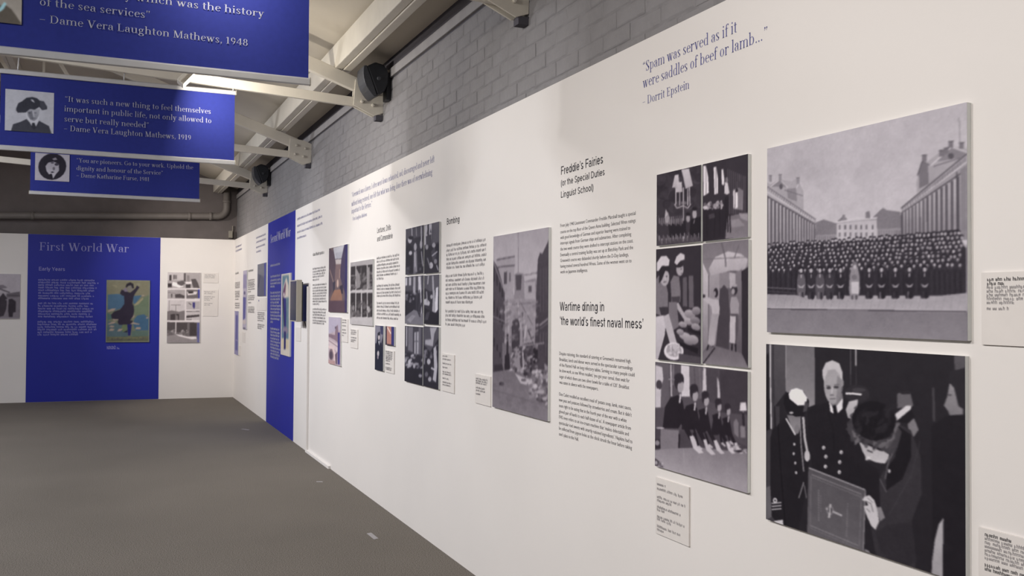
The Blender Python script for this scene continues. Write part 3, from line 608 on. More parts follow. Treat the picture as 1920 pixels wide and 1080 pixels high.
def band(pl, pic, e, gain, lab):
    P = [pl.uv(x, y) for x, y in pic.quad]
    pic.print_on(pl, e, (P[0][0]+P[3][0])/2, (P[1][0]+P[2][0])/2, (P[2][1]+P[3][1])/2, (P[0][1]+P[1][1])/2, 0.0, gain, lab)
band(PB[1], p, B2, 1.0, 'black and white portrait of a woman in a tricorne hat')
p = Pic([(66, 285), (130.5, 292), (130, 341.5), (65.5, 337)], 80, 70, (60, 280, 15.43), 165, (0, -3, 8))
p.ell(590, 500, 400, 380, 38, nz=0) if False else p.ell(590, 500, 400, 380, 38)
p.poly([(400, 480), (480, 380), (600, 350), (780, 420), (790, 620), (700, 720), (620, 850), (590, 720), (500, 720), (430, 620)], 150, c2=175)
p.poly([(330, 330), (450, 180), (640, 150), (800, 260), (860, 400), (780, 420), (660, 360), (470, 380), (380, 480)], 34); p.poly([(590, 280), (690, 240), (740, 310), (640, 320)], 130)
p.ell(600, 395, 45, 18, 60); p.ell(720, 440, 60, 40, 60); p.ell(640, 560, 35, 50, 70, 0.7); p.poly([(540, 660), (600, 640), (660, 660), (600, 680)], 25); p.poly([(530, 710), (580, 700), (590, 830), (540, 820)], 30)
band(PB[2], p, B3, 1.0, 'round vignette portrait of a woman in a naval hat')
p = Pic([(-50, -42), (41.5, -36), (40.5, 46.5), (-50, 36)], 60, 56, (0, 0, 6.4), 165, (0, -6, -14))
p.poly([(-330, 300), (-330, -100), (-120, -120), (-20, 60), (60, 60), (130, 110), (190, 190), (260, 290)], 95); p.poly([(-20, 100), (40, 20), (70, 40), (30, 110), (-40, 160)], (170, 215, 225)); p.ell(-120, -60, 90, 120, 190)
p.poly([(-260, -170), (20, -160), (-40, -80), (-220, -90)], 40)
band(PB[0], p, B1, 1.0, 'cream portrait photograph at the banner end')

# ------------------------------------------------------------------ flood lamps on the ties
def flood(loc, nrm, label, watts, aim):
    e = empty('floodlight', loc, label, 'lamp', 'small floodlights between the banners')
    L = Vector(loc); n = Vector(nrm).normalized(); a = n.cross(Vector((0, 1, 0))).normalized(); b = n.cross(a)
    c = L
    q = [c+a*0.06+b*0.045, c-a*0.06+b*0.045, c-a*0.06-b*0.045, c+a*0.06-b*0.045]
    MB().prism([v-n*0.006 for v in q], -n*0.05).build('lamp_housing', 'steel', e, bevel=0.004)
    MB().prism([c+(v-c)*0.86-n*0.006 for v in q], n*0.004).build('lamp_glass', 'lit', e)
    for s in (1, -1):
        MB().bar(c+b*0.049*s-n*0.03-a*0.055, c+b*0.049*s-n*0.03+a*0.055, 0.004, 0.055, up=tuple(b)).build('lamp_cheek', 'steel', e)
    MB().tube([c-n*0.05, (loc[0]-0.02, loc[1]+0.05, tie_z(loc[0])+0.01), (loc[0]-0.02, loc[1]+0.335, tie_z(loc[0]))], 0.007, 8).build('lamp_arm', 'steel', e, smooth=True)
    l = area('flood_light', tuple(c+n*0.012), tuple(c+n*0.012+Vector(aim)), 0.07, 0.05, watts, (1, 0.93, 0.82))
    return e
flood((0.502, 6.55, 2.943), (0.76, -0.08, -0.64), 'lit floodlight clamped above the middle banner', 7, (0.95, 0.22, -0.2))
flood((0.40, 3.88, 3.0), (0.5, 0.75, -0.42), 'floodlight hidden before the nearest banner', 3.2, (0.5, 0.75, -0.42))

# ------------------------------------------------------------------ wall lettering, right wall
T0 = 0.0006
def sans_block(pl, parent, name, m, rows, cap, bold, label, off=T0):
    mb = MB()
    for t, xl, yl, xr_ in rows: sans_line(mb, pl, off, t, xl, yl, xr_, cap, bold)
    return mb.build(name, m, parent, label=label)
ik = Ink()
serif_line(ik, RW, T0, '\u201cSpam was served as if it', 1204.5, 135.5, 1382, cap=19.5, yr=61)
serif_line(ik, RW, T0, 'were saddles of beef or lamb\u2026\u201d', 1204.8, 165, 1440, cap=19.5, yr=73)
serif_line(ik, RW, T0, '\u2013 Dorrit Epstein', 1204.5, 197.5, 1292.5, cap=15.5, yr=166)
ik.build(RW, 'quotation_lettering', 'inkblue', wall_r, T0, 'blue serif quotation about spam')
head_block(RW, wall_r, 'ink', [("Freddie\u2019s Fairies", 1051.5, 328.2, 1131.3)], 15.5, 'black heading about the fairies')
head_block(RW, wall_r, 'ink', [("(or the Special Duties", 1051.3, 349.3, 1134.2), ("Linguist School)", 1051.3, 371.2, 1113.3)], 12.0, 'smaller black subheading about the linguist school')
head_block(RW, wall_r, 'ink', [("Wartime dining in", 1049.7, 582.3, 1133.7), ("\u2018the world\u2019s finest naval mess\u2019", 1049.8, 609, 1207)], 16.2, 'black heading about wartime dining')
B1T = ["From July 1940 Lieutenant Commander Freddie Marshall taught a special", "course on the top floor of the Queen Anne building. Selected Wren ratings", "with good knowledge of German and superior hearing were trained to", "intercept signals from German ships and submarines. After completing", "the two week course they were drafted to intercept stations on the coast.", "Eventually a central training facility was set up at Bletchley Park and the", "Greenwich course was disbanded shortly before the D-Day landings,", "having trained several hundred Wrens. Some of the women went on to", "work on Japanese intelligence."]
Y1 = [426.1, 438.0, 448.6, 458.9, 470.1, 480.9, 491.7, 502.2, 512.8]; X1 = [1191.5, 1191.5, 1181.5, 1183.3, 1187.1, 1186.9, 1178.5, 1183.9, 1101.6]
sans_block(RW, wall_r, 'body_lettering', 'inkgrey', [(t, 1050.6, y, x) for t, y, x in zip(B1T, Y1, X1)], 6.6, 0.0, 'small grey paragraph under the fairies heading')
B2T = ["Despite rationing, the standard of catering at Greenwich remained high.", "Breakfast, lunch and dinner were served in the spectacular surroundings", "of the Painted Hall on long refectory tables. Serving so many people could", "be slow work, as one Wren recalled, \u2018you got your cereal, then wait for", "sugar of which there are two silver bowls for a table of 120\u2019. Breakfast", "was eaten in silence with the newspapers."]
Y2 = [665.4, 676.4, 686.7, 697.2, 708.4, 719.2]; X2 = [1183.5, 1186.2, 1189.7, 1180.4, 1179.6, 1121.7]
sans_block(RW, wall_r, 'body_lettering', 'inkgrey', [(t, 1048.8, y, x) for t, y, x in zip(B2T, Y2, X2)], 6.6, 0.0, 'upper small paragraph under the dining heading')
B3T = ["One Cadet recalled an excellent meal of \u2018potato soup, lamb, mint sauce,", "new peas and potatoes followed by strawberries and cream. But it didn\u2019t", "seem right to be eating that in the fourth year of the war with a white", "gloved pair of hands to each half dozen of us\u2019. A newspaper article from", "1942 even refers to an ice-cream machine that \u2018makes delectable and", "spectacular iced sweets with smartly rationed ingredients\u2019. Napkins had to", "be collected from pigeon holes as the clock struck the hour before taking", "one\u2019s place in the Hall."]
Y3 = [741.4, 752.1, 763.0, 773.9, 784.2, 794.9, 805.2, 816.2]; X3 = [1183.5, 1184.3, 1174.7, 1182.9, 1179, 1185.8, 1184.8, 1084.7]
sans_block(RW, wall_r, 'body_lettering', 'inkgrey', [(t, 1048, y, x) for t, y, x in zip(B3T, Y3, X3)], 6.6, 0.0, 'lower small paragraph under the dining heading')
head_block(RW, wall_r, 'ink', [("Bombing", 837.6, 421.6, 861.8)], 11.8, 'black heading about the bombing')
head_block(RW, wall_r, 'ink', [("Lectures, Drills", 707, 437.4, 733), ("and Camaraderie", 707, 453.1, 736.3)], 10.2, 'black heading about lectures and drills')
def greek(pl, parent, m, rows, xh, label, off=T0, name='body_lettering', asc=True):
    ik = Ink()
    for xl, yl, xr_ in rows: greek_line(ik, pl, off, xl, yl, xr_, xh, asc=asc)
    return ik.build(pl, name, m, parent, off, label)
def rows(x0, y0, sc, left, ys, xs): return [(x0+left/sc, y0+y/sc, x0+x/sc) for y, x in zip(ys, xs)]
greek(RW, wall_r, 'inkmid', rows(820, 400, 4.5, 76, [285, 325, 362, 400, 437, 472], [410, 418, 412, 422, 418, 400])+rows(820, 400, 4.5, 70, [540, 578, 615, 650, 685, 722, 760], [400, 400, 405, 412, 400, 380, 300])+rows(820, 400, 4.5, 68, [835, 870, 908, 945], [400, 405, 418, 240]), 4.2, 'small grey paragraphs about the bombing')
greek(RW, wall_r, 'inkmid', rows(580, 460, 4.155, 525, [110, 137, 165, 190, 218, 243, 270, 325, 350, 378, 402, 458, 485, 515, 542, 572], [705, 700, 695, 712, 708, 690, 580, 705, 712, 718, 712, 700, 705, 705, 718, 695]), 3.6, 'small grey paragraphs under the lectures heading')
greek(RW, wall_r, 'inkmid', rows(580, 460, 4.155, 26, [192, 214, 234, 254, 277, 317, 340, 362, 382, 402, 424, 444, 464, 504, 527, 547, 569, 592, 610], [130, 130, 125, 115, 78, 135, 135, 138, 135, 130, 130, 138, 78, 135, 130, 128, 125, 132, 118]), 3.2, 'small grey paragraphs beside the screen')
greek(RW, wall_r, 'ink', [(586.7, 480.3, 608)], 4.6, 'small black heading beside the screen', name='heading_lettering')
greek(RW, wall_r, 'inkfaint', rows(540, 380, 9, 155, [300, 412, 520, 618], [545, 578, 592, 312]), 3.6, 'faint violet quotation beside the blue panel', name='quotation_lettering')
ik = Ink()
serif_line(ik, RW, T0, '\u201cGreenwich was a haven. I often went down exhausted, sad, discouraged and never left', 659.2, 370.8, 813.8, cap=9.5, yr=303)
serif_line(ik, RW, T0, 'without being restored, one felt that what was being done there was of overwhelming', 659, 385.6, 810.2, cap=9.5, yr=330)
serif_line(ik, RW, T0, 'important to the Service.\u201d', 658.9, 400.6, 697.5, cap=9.5, yr=387)
serif_line(ik, RW, T0, '\u2013 Vera Laughton Mathews', 659.5, 414.5, 688, cap=7, yr=405)
ik.build(RW, 'quotation_lettering', 'inkblue', wall_r, T0, 'long violet quotation above the lectures heading')
lw = lambda l, ys, xs: rows(430, 430, 4.32, l, ys, xs)
greek(RW, wall_r, 'inkfaint', lw(52, [152, 184], [100, 102])+lw(217, [78, 114, 155, 192], [295, 298, 290, 258]), 3.0, 'faint violet quotations by the far corner', name='quotation_lettering')
greek(RW, wall_r, 'ink', lw(50, [366], [76])+lw(155, [346], [198]), 3.4, 'small black headings by the far corner', name='heading_lettering')
greek(RW, wall_r, 'inkmid', lw(47, [440, 453, 466, 479, 510, 524, 538, 552, 572, 605, 622, 640], [86, 86, 84, 86, 86, 84, 86, 84, 74, 84, 84, 82])+lw(152, [420, 435, 448, 460, 475, 492, 512, 545, 560, 575, 600, 635, 650, 662, 675], [206, 204, 200, 206, 204, 206, 176, 204, 206, 200, 178, 204, 206, 200, 204])+lw(228, [680, 695, 710, 725, 742, 775, 790, 805], [285, 286, 280, 286, 274, 286, 280, 262]), 2.4, 'tiny grey paragraphs by the far corner')
# blue panel on the right wall
ik = Ink(); serif_line(ik, RW, 0.0027, 'Second World War', 507.2, 456, 544.6, cap=15.5, yr=442.5)
ik.build(RW, 'heading_lettering', 'inkwhite', wall_r, 0.0027, 'lavender serif heading on the blue panel')
bs = lambda ys, xs: rows(500, 500, 5.4, 38, ys, xs)
greek(RW, wall_r, 'inkwhite', [(507, 500.4, 525.5)]+bs([112, 150, 182, 212, 275, 308, 340, 372, 405, 437, 470, 502, 535, 568, 635, 668, 699, 732, 762, 793, 824, 855, 885, 917], [140, 143, 145, 85, 140, 138, 140, 125, 142, 138, 132, 143, 132, 66, 130, 132, 130, 128, 135, 128, 138, 130, 132, 125]), 3.4, 'small lavender text on the blue panel', off=0.0027)
# far wall blue panel lettering
ik = Ink(); serif_line(ik, FWL, 0.0027, 'First World War', 73, 469.3, 242, cap=15.2, yr=473.2)
ik.build(FWL, 'heading_lettering', 'inklav', wall_f, 0.0027, 'pale serif heading of the first world war panel')
head_block(FWL, wall_f, 'inklav', [('Early Years', 72.5, 507.2, 122.6)], 6.8, 'pale bold subheading of the first world war panel', off=0.0027)
greek(FWL, wall_f, 'inklav', rows(60, 515, 8, 94, [88, 126, 165, 204, 245, 286, 327, 366], [975, 1005, 950, 995, 945, 875, 950, 855])+rows(60, 515, 8, 90, [440, 480, 520, 560, 600, 640], [940, 885, 928, 925, 880, 925])+rows(60, 515, 8, 84, [718, 757, 797, 836, 876, 912], [940, 975, 970, 975, 920, 705])+[(200.5, 651.5, 218), (200.5, 654.8, 226)], 2.7, 'small lavender text of the first world war panel', off=0.0027)

# ------------------------------------------------------------------ framed pictures on the right wall
GP = 1.05
# group photograph in front of the colonnades
p = Pic([(1438.9, 277.6), (1814, 192.8), (1813.8, 637.5), (1438.2, 624)], 250, 270, (1420, 180, 2.2976), 150, (2, -2, 6))
p.poly([(30, -10), (930, -10), (930, 640), (30, 640)], 162, c2=178)
p.specks([(60, 230), (880, 60), (880, 300), (60, 400)], 40, 60, 140, 165, 0.10)
p.poly([(255, 545), (290, 532), (340, 548), (370, 520), (380, 520), (400, 540), (500, 525), (530, 495), (545, 482), (560, 492), (620, 500), (625, 600), (250, 615)], 112, nz=5)
p.poly([(255, 600), (345, 596), (345, 622), (255, 626)], 138); p.poly([(520, 574), (625, 568), (625, 600), (520, 606)], 134)
for k in range(9): p.line([(262+k*9, 603), (262+k*9, 622)], 3, 95); p.line([(526+k*11, 579), (526+k*11, 600)], 3, 90)
p.poly([(345, 546), (432, 530), (518, 527), (520, 616), (345, 622)], 172); p.line([(342, 545), (432, 528), (520, 525)], 5, 185); p.line([(342, 551), (520, 532)], 2, 120)
for k, x in enumerate((358, 382, 405, 428, 450, 474, 500)):
    p.poly([(x-3, 556), (x+4, 556), (x+4, 575), (x-3, 575)], 92); p.poly([(x-3, 588), (x+4, 588), (x+4, 606), (x-3, 606)], 98)
p.poly([(370, 512), (382, 512), (382, 535), (370, 535)], 120); p.poly([(470, 500), (488, 497), (490, 527), (470, 527)], 110)
# left wing
p.poly([(43, 372), (60, 380), (100, 358), (150, 368), (178, 352), (203, 405), (203, 490), (120, 470), (43, 440)], 150)
p.poly([(62, 390), (100, 362), (130, 392)], 120); p.line([(60, 390), (100, 360), (135, 395)], 4, 175); p.line([(170, 400), (186, 370), (204, 410)], 4, 175); p.ell(105, 390, 7, 12, 80)
for x, y in ((52, 342), (95, 338), (172, 352)): p.poly([(x, y), (x+13, y), (x+13, y+28), (x, y+26)], 128); p.line([(x-1, y), (x+14, y)], 3, 95)
p.poly([(130, 400), (170, 395), (175, 455), (135, 440)], 122); p.line([(120, 405), (200, 430)], 3, 95)
p.poly([(43, 382), (255, 528), (255, 556), (43, 432)], 158); p.line([(43, 388), (255, 532)], 4, 100); p.line([(43, 412), (255, 543)], 4, 185); p.line([(43, 430), (255, 553)], 5, 88)
for k in range(24): x = 46+k*9; y = 388+(x-43)*0.69; p.line([(x, y), (x, y+13)], 3, 110)
p.poly([(43, 432), (253, 555), (253, 632), (43, 672)], 88)
x = 50.0; w = 14.0
while x < 250:
    y0 = 436+(x-43)*0.585; y1 = 672-(x-43)*0.19; p.poly([(x, y0), (x+w*0.55, y0+2), (x+w*0.55, y1), (x, y1)], 168, c2=140); x += w*1.22; w *= 0.965
# right wing
p.poly([(688, 375), (700, 320), (712, 278), (735, 285), (790, 245), (838, 218), (903, 232), (903, 300), (690, 420)], 148)
p.poly([(698, 330), (712, 285), (738, 300), (740, 380), (700, 400)], 105); p.line([(692, 345), (712, 283), (745, 300)], 4, 80)
p.poly([(775, 285), (838, 226), (900, 250), (900, 265)], 118); p.line([(748, 303), (838, 222), (903, 246)], 6, 178); p.line([(760, 306), (900, 262)], 4, 95); p.ell(835, 262, 12, 13, 75)
for x_, y in ((712, 258), (825, 200), (869, 206), (785, 238), (805, 228)): p.poly([(x_, y), (x_+20, y-2), (x_+20, y+26), (x_, y+26)], 105); p.line([(x_-2, y), (x_+22, y-2)], 4, 75)
p.line([(870, 98), (871, 208)], 2.2, 95)
p.poly([(622, 480), (903, 246), (903, 330), (622, 512)], 140); p.line([(622, 484), (903, 252)], 5, 82); p.line([(622, 496), (903, 286)], 6, 178); p.line([(622, 508), (903, 318)], 6, 78)
for k in range(26): x_ = 630+k*10.6; y = 492-(x_-622)*0.8; p.line([(x_, y-4), (x_, y+13)], 3.5, 98)
p.poly([(622, 512), (903, 325), (903, 612), (622, 600)], 72)
x = 632.0; w = 11.0
while x < 893:
    y0 = 508-(x-622)*0.655; p.poly([(x, y0), (x+w*0.6, y0-4), (x+w*0.6, 610), (x, 605)], 165, c2=128); x += w*1.18; w *= 1.055
p.poly([(874, 320), (903, 300), (903, 620), (876, 620)], 120); p.line([(860, 330), (860, 600)], 4, 60)
# crowd
p.poly([(43, 665), (75, 640), (250, 630), (450, 620), (620, 600), (750, 588), (868, 574), (884, 640), (898, 655), (898, 858), (43, 860)], 40, nz=7)
rr = random.Random(3)
for row in range(8):
    y0 = 644+row*15.5; y1 = 590+row*19
    nn = 46-row*2 if row < 6 else 30
    if row >= 6 : pass
    for k in range(nn):
        t = (k+rr.uniform(-.25, .25)+(0.5 if row % 2 else 0))/nn; xx = 55+t*830; yy = y0+(y1-y0)*t+rr.uniform(-4, 4)
        sc = 0.85+0.35*t; g = rr.uniform(130, 178)
        p.ell(xx, yy-5*sc, 7*sc, 6*sc, 28); p.ell(xx, yy+1, 4.8*sc, 6.6*sc, g)
        p.line([(xx, yy+9*sc), (xx, yy+15*sc)], 2.2, rr.uniform(90, 165), 0.8); p.line([(xx-8*sc, yy+12), (xx-9*sc, yy+34)], 1.6, 72, 0.6)
for xx in range(60, 890, 22): p.line([(xx+rr.uniform(-4, 4), 750), (xx, 850)], 4, 24, 0.8); p.line([(xx+9, 760), (xx+9, 845)], 2, 62, 0.6)
for i, xx in enumerate((192, 235, 273, 315, 362, 485, 538, 597, 657, 722)):
    yy = 750-(xx-192)*0.012; c = (88, 42, 75, 52, 34, 36, 32, 36, 34, 36)[i]; s_ = 0.95+(xx-192)/2500
    p.poly([(xx-18*s_, yy+38), (xx-12*s_, yy+18), (xx+12*s_, yy+18), (xx+19*s_, yy+40), (xx+20*s_, yy+90), (xx+14*s_, yy+124), (xx-14*s_, yy+126), (xx-20*s_, yy+90)], c, nz=4)
    p.ell(xx, yy-8, 10*s_, 9, 26); p.ell(xx, yy+3, 6.5*s_, 10, 165); p.line([(xx, yy+18), (xx, yy+34)], 4, 170)
    p.poly([(xx-17, yy+62), (xx, yy+72), (xx+17, yy+60), (xx+8, yy+78), (xx-8, yy+78)], 165, 0.85)
    p.line([(xx-6, yy+96), (xx-7, yy+128)], 5, 60 if i % 2 else 120, 0.8); p.line([(xx+6, yy+96), (xx+6, yy+128)], 5, 24)
p.poly([(402, 770), (410, 735), (436, 735), (443, 775), (445, 830), (438, 872), (403, 874), (398, 830)], 128, nz=9)
p.ell(424, 728, 11, 16, 100); p.ell(424, 736, 7, 10, 165); p.poly([(408, 800), (440, 800), (440, 852), (408, 850)], 178); p.ell(421, 780, 12, 10, 90, 0.6); p.line([(412, 858), (412, 876)], 6, 60); p.line([(430, 858), (430, 876)], 6, 60)
p.line([(43, 826), (170, 832)], 4, 95); p.line([(43, 842), (170, 850)], 5, 60)
p.poly([(43, 855), (170, 858), (240, 880), (350, 882), (760, 882), (800, 856), (898, 845), (898, 925), (43, 918)], 138, c2=158, nz=4)
for xx in range(60, 890, 34): p.line([(xx, 860), (xx-14, 916)], 1.5, 118, 0.7)
p.line([(43, 912), (898, 919)], 3, 165); p.line([(43, 918), (898, 925)], 4, 55)
p.poly([(30, 921), (930, 928), (930, 1090), (30, 1060)], 112, c2=128, nz=3)
p.place(RW, 'mounted_photograph', 'large group photograph of rows of uniformed people between colonnades', 'photograph', None, 0.013, 1.16)

# officers photograph
p = Pic([(1437.6, 645.8), (1812, 666.9), (1808.5, 1083.5), (1435.6, 981.5)], 250, 270, (1420, 630, 2.4), 36, (1, -2, 4))
p.poly([(30, 20), (78, 30), (78, 850), (30, 850)], 60); p.poly([(45, 90), (56, 78), (62, 120), (66, 430), (40, 440)], 26); p.line([(63, 40), (63, 240), (66, 430)], 7, 190); p.poly([(80, 36), (134, 40), (134, 260), (80, 330)], 78, c2=66)
p.poly([(134, 40), (270, 48), (270, 315), (232, 330), (134, 255)], 104, c2=134); p.line([(136, 42), (136, 240)], 4, 140)
p.line([(434, 55), (434, 225)], 3, 92); p.line([(458, 56), (458, 136)], 5, 190); p.line([(458, 136), (458, 280)], 2.5, 60)
p.poly([(893, 84), (945, 88), (945, 160), (893, 150)], 82)
# cap-wearing man
p.poly([(62, 470), (72, 430), (128, 378), (150, 372), (215, 372), (238, 470), (245, 560), (232, 640), (225, 720), (190, 890), (120, 880), (66, 830), (60, 690)], 30, nz=3)
p.line([(92, 325), (112, 650), (130, 880)], 5, 20); p.poly([(85, 325), (105, 325), (105, 400), (90, 420)], 58)
p.poly([(140, 365), (205, 365), (200, 415), (178, 458), (160, 420)], 112, c2=150); p.line([(135, 380), (178, 455)], 7, 200); p.ell(186, 428, 12, 22, 120)
p.poly([(126, 282), (140, 262), (220, 258), (243, 300), (240, 332), (215, 368), (180, 372), (138, 352), (124, 312)], 26)
p.poly([(148, 268), (160, 248), (185, 241), (212, 250), (234, 284), (228, 318), (190, 320), (152, 290)], 226); p.poly([(224, 300), (240, 310), (232, 345), (214, 350)], 70); p.ell(160, 354, 10, 5, 170)
for x, y in ((173, 497), (170, 540), (177, 582), (181, 626)): p.ell(x, y, 5.5, 7, 175)
p.line([(200, 380), (205, 500), (216, 620)], 6, 130); p.line([(215, 372), (222, 470), (240, 565)], 11, 175); p.ell(232, 548, 13, 26, 185); p.line([(216, 668), (192, 742)], 5, 130); p.line([(218, 680), (228, 740)], 5, 100)
for y in (770, 784, 798): p.line([(66, y), (112, y-6)], 5, 185)
p.ell(82, 756, 10, 12, 185); p.ell(82, 756, 4, 5, 30); p.poly([(75, 850), (118, 842), (120, 868), (98, 872)], 195); p.poly([(38, 700), (60, 690), (66, 830), (38, 850)], 95)
p.poly([(38, 842), (70, 855), (38, 870)], 120)
# older officer
p.poly([(235, 350), (262, 318), (330, 305), (400, 288), (470, 330), (490, 520), (492, 690), (380, 660), (255, 600), (240, 480)], 30, nz=3)
p.poly([(332, 270), (395, 262), (400, 300), (385, 340), (355, 350), (335, 312)], 120)
p.ell(352, 222, 41, 88, 158); p.poly([(306, 190), (304, 160), (320, 124), (350, 112), (382, 126), (396, 165), (398, 215), (390, 215), (386, 180), (362, 152), (330, 158), (318, 190), (314, 215)], 186)
p.poly([(372, 180), (394, 200), (398, 240), (386, 300), (368, 306)], 118, 0.7); p.ell(395, 215, 7, 16, 140)
p.ell(333, 238, 11, 6, 60); p.ell(367, 234, 12, 6, 60); p.line([(322, 228), (342, 230)], 4, 95); p.line([(358, 224), (380, 222)], 4, 95); p.line([(350, 235), (346, 268)], 6, 185); p.line([(340, 270), (356, 270)], 5, 95); p.line([(338, 288), (364, 286)], 4, 85); p.ell(350, 300, 16, 8, 150)
p.poly([(335, 300), (352, 330), (358, 356), (340, 345)], 215); p.poly([(396, 284), (396, 330), (374, 352), (368, 320)], 215); p.poly([(350, 318), (366, 314), (370, 350), (362, 366), (354, 350)], 22)
for x, y in ((308, 509), (318, 549), (316, 594), (388, 527), (381, 572), (379, 617)): p.ell(x, y, 7.5, 9, 195); p.ell(x+2, y+2, 3, 4, 110)
p.line([(330, 350), (352, 420), (356, 520)], 3, 18)
# man behind
p.ell(462, 262, 56, 40, 44); p.line([(410, 262), (450, 262), (482, 266)], 8, 225); p.ell(470, 245, 30, 10, 80, 0.5); p.poly([(410, 335), (425, 298), (465, 288), (462, 330), (445, 378), (420, 372)], 188, c2=160)
# distant people
p.poly([(640, 262), (665, 246), (700, 255), (712, 312), (690, 318), (640, 325)], 96); p.poly([(648, 250), (690, 240), (700, 260), (660, 262)], 40); p.poly([(632, 350), (680, 312), (704, 312), (700, 328), (636, 382)], 205)
p.poly([(686, 372), (712, 364), (722, 385), (734, 418), (712, 450), (690, 440)], 118); p.line([(800, 230), (802, 380)], 10, 66); p.poly([(640, 385), (700, 330), (720, 360), (690, 390)], 28)
p.poly([(845, 308), (860, 270), (872, 205), (905, 200), (925, 250), (928, 350), (872, 356), (862, 330)], 140, c2=118); p.poly([(868, 205), (872, 160), (940, 140), (940, 330), (908, 310), (890, 230)], 40); p.ell(872, 262, 8, 4, 70)
p.poly([(790, 400), (860, 352), (940, 345), (940, 1090), (780, 1090), (790, 900)], 30); p.poly([(838, 803), (834, 940), (832, 1078), (784, 1078), (786, 1000), (800, 900), (818, 830)], 172, c2=150)
# woman with fur hat
p.poly([(640, 390), (700, 420), (742, 540), (745, 700), (700, 820), (720, 1090), (600, 1060), (540, 980), (520, 860), (560, 800), (560, 640), (600, 560)], 50, nz=3)
p.poly([(480, 560), (560, 600), (560, 800), (540, 860), (490, 760), (480, 700)], 30)
p.poly([(640, 400), (700, 440), (700, 540), (660, 640), (590, 690), (585, 600), (630, 540)], 26); p.line([(655, 430), (632, 500), (600, 560), (585, 640)], 5, 105); p.ell(603, 605, 6, 9, 175); p.line([(560, 640), (590, 700)], 4, 90); p.line([(740, 470), (700, 620), (600, 800)], 3, 70, 0.6)
p.poly([(470, 480), (500, 488), (560, 515), (604, 520), (600, 548), (584, 572), (545, 568), (515, 556), (498, 560), (496, 540), (484, 520)], 172, c2=190); p.line([(505, 515), (530, 524)], 6, 60); p.ell(512, 547, 8, 5, 210); p.line([(500, 560), (520, 562)], 3, 80)
p.poly([(416, 400), (440, 360), (520, 420), (640, 400), (660, 430), (640, 500), (600, 530), (560, 505), (500, 480), (450, 480), (420, 440)], 62)
p.specks([(420, 390), (640, 400), (640, 520), (440, 480)], 60, 9, 40, 120, 0.7, 2.0)
p.ell(536, 382, 98, 88, 24, 1, 12); p.specks([(460, 320), (620, 320), (620, 440), (450, 440)], 50, 12, 18, 46, 0.6, 2.0)
# book
p.poly([(238, 600), (496, 692), (484, 985), (230, 902)], 80, c2=92); p.line([(240, 602), (495, 692)], 6, 150); p.line([(496, 692), (484, 985)], 4, 140)
p.line([(252, 632), (478, 712)], 4, 125); p.line([(256, 645), (474, 724)], 2, 120); p.line([(250, 640), (244, 870)], 3, 112); p.line([(478, 718), (466, 955)], 3, 112); p.line([(244, 862), (462, 942)], 4, 125); p.line([(244, 874), (462, 955)], 2, 120); p.line([(232, 900), (484, 986)], 5, 135)
p.line([(338, 762), (330, 825)], 9, 165); p.line([(316, 782), (390, 812)], 9, 165); p.ell(336, 790, 17, 22, 150, 0.5); p.ell(336, 790, 10, 13, 70, 0.9); p.line([(336, 765), (334, 822)], 4, 190)
for y in np.arange(700, 840, 11): p.line([(284, y), (283, y+7)], 5, 118); 
for y in np.arange(725, 800, 11): p.line([(294, y), (293, y+6)], 4, 108)
for y in np.arange(755, 905, 11): p.line([(416-(y-755)*.04, y), (415-(y-755)*.04, y+7)], 5, 112)
# hand on the book
p.poly([(480, 738), (492, 722), (514, 715), (534, 735), (548, 772), (556, 830), (540, 868), (520, 850), (498, 800), (488, 765), (508, 760), (500, 745)], 190); p.line([(495, 742), (520, 752), (530, 790)], 3, 90); p.line([(505, 728), (530, 748)], 2.5, 110); p.line([(500, 775), (515, 790)], 3, 100)
p.poly([(545, 768), (565, 765), (582, 812), (560, 830)], 126); p.poly([(490, 955), (508, 962), (540, 1008), (496, 994)], 120)
p.poly([(540, 880), (600, 840), (700, 830), (720, 1000), (640, 1040), (560, 960)], 44, nz=3)
p.place(RW, 'mounted_photograph', 'large photograph of naval officers and a woman studying an embossed book', 'photograph', None, 0.013, GP)

# bombed street
p = Pic([(926, 443.2), (1028.5, 426.5), (1027.3, 789), (922.8, 763.6)], 110, 190, (820, 380, 2.4545), 128, (3, -3, 5))
p.poly([(240, 100), (530, 90), (530, 420), (240, 420)], 140, c2=168); p.line([(374, 135), (374, 330)], 2, 100)
p.poly([(272, 262), (290, 250), (356, 244), (360, 262), (356, 300), (352, 440), (300, 440), (285, 330)], 142, nz=5); p.line([(275, 263), (358, 247)], 5, 70); p.line([(280, 296), (358, 287)], 6, 78); p.poly([(308, 318), (322, 316), (322, 372), (308, 372)], 70); p.poly([(332, 320), (340, 320), (340, 360), (332, 362)], 95)
p.poly([(356, 330), (372, 318), (398, 326), (402, 360), (452, 345), (470, 380), (468, 440), (356, 450)], 122, nz=6); p.poly([(362, 330), (390, 330), (386, 400), (364, 400)], 66); p.poly([(400, 365), (450, 360), (452, 440), (402, 440)], 150); p.poly([(420, 380), (434, 380), (434, 410), (420, 410)], 80); p.line([(400, 332), (460, 322)], 2.5, 60)
p.poly([(300, 440), (470, 440), (470, 650), (300, 660)], 132, nz=8); p.line([(305, 470), (460, 455)], 4, 95); p.line([(380, 450), (440, 560)], 3, 90); p.line([(372, 460), (385, 580)], 4, 165)
p.ell(362, 570, 19, 42, 52); p.poly([(343, 570), (381, 570), (381, 660), (343, 690)], 52); p.ell(360, 578, 22, 46, 80, 0.25)
p.line([(330, 480), (328, 640)], 7, 150); p.line([(392, 500), (398, 640)], 6, 85); p.line([(410, 560), (400, 640)], 5, 170); p.line([(418, 580), (440, 640)], 5, 60)
p.poly([(255, 255), (282, 300), (312, 410), (312, 600), (300, 770), (255, 790)], 66, nz=5)
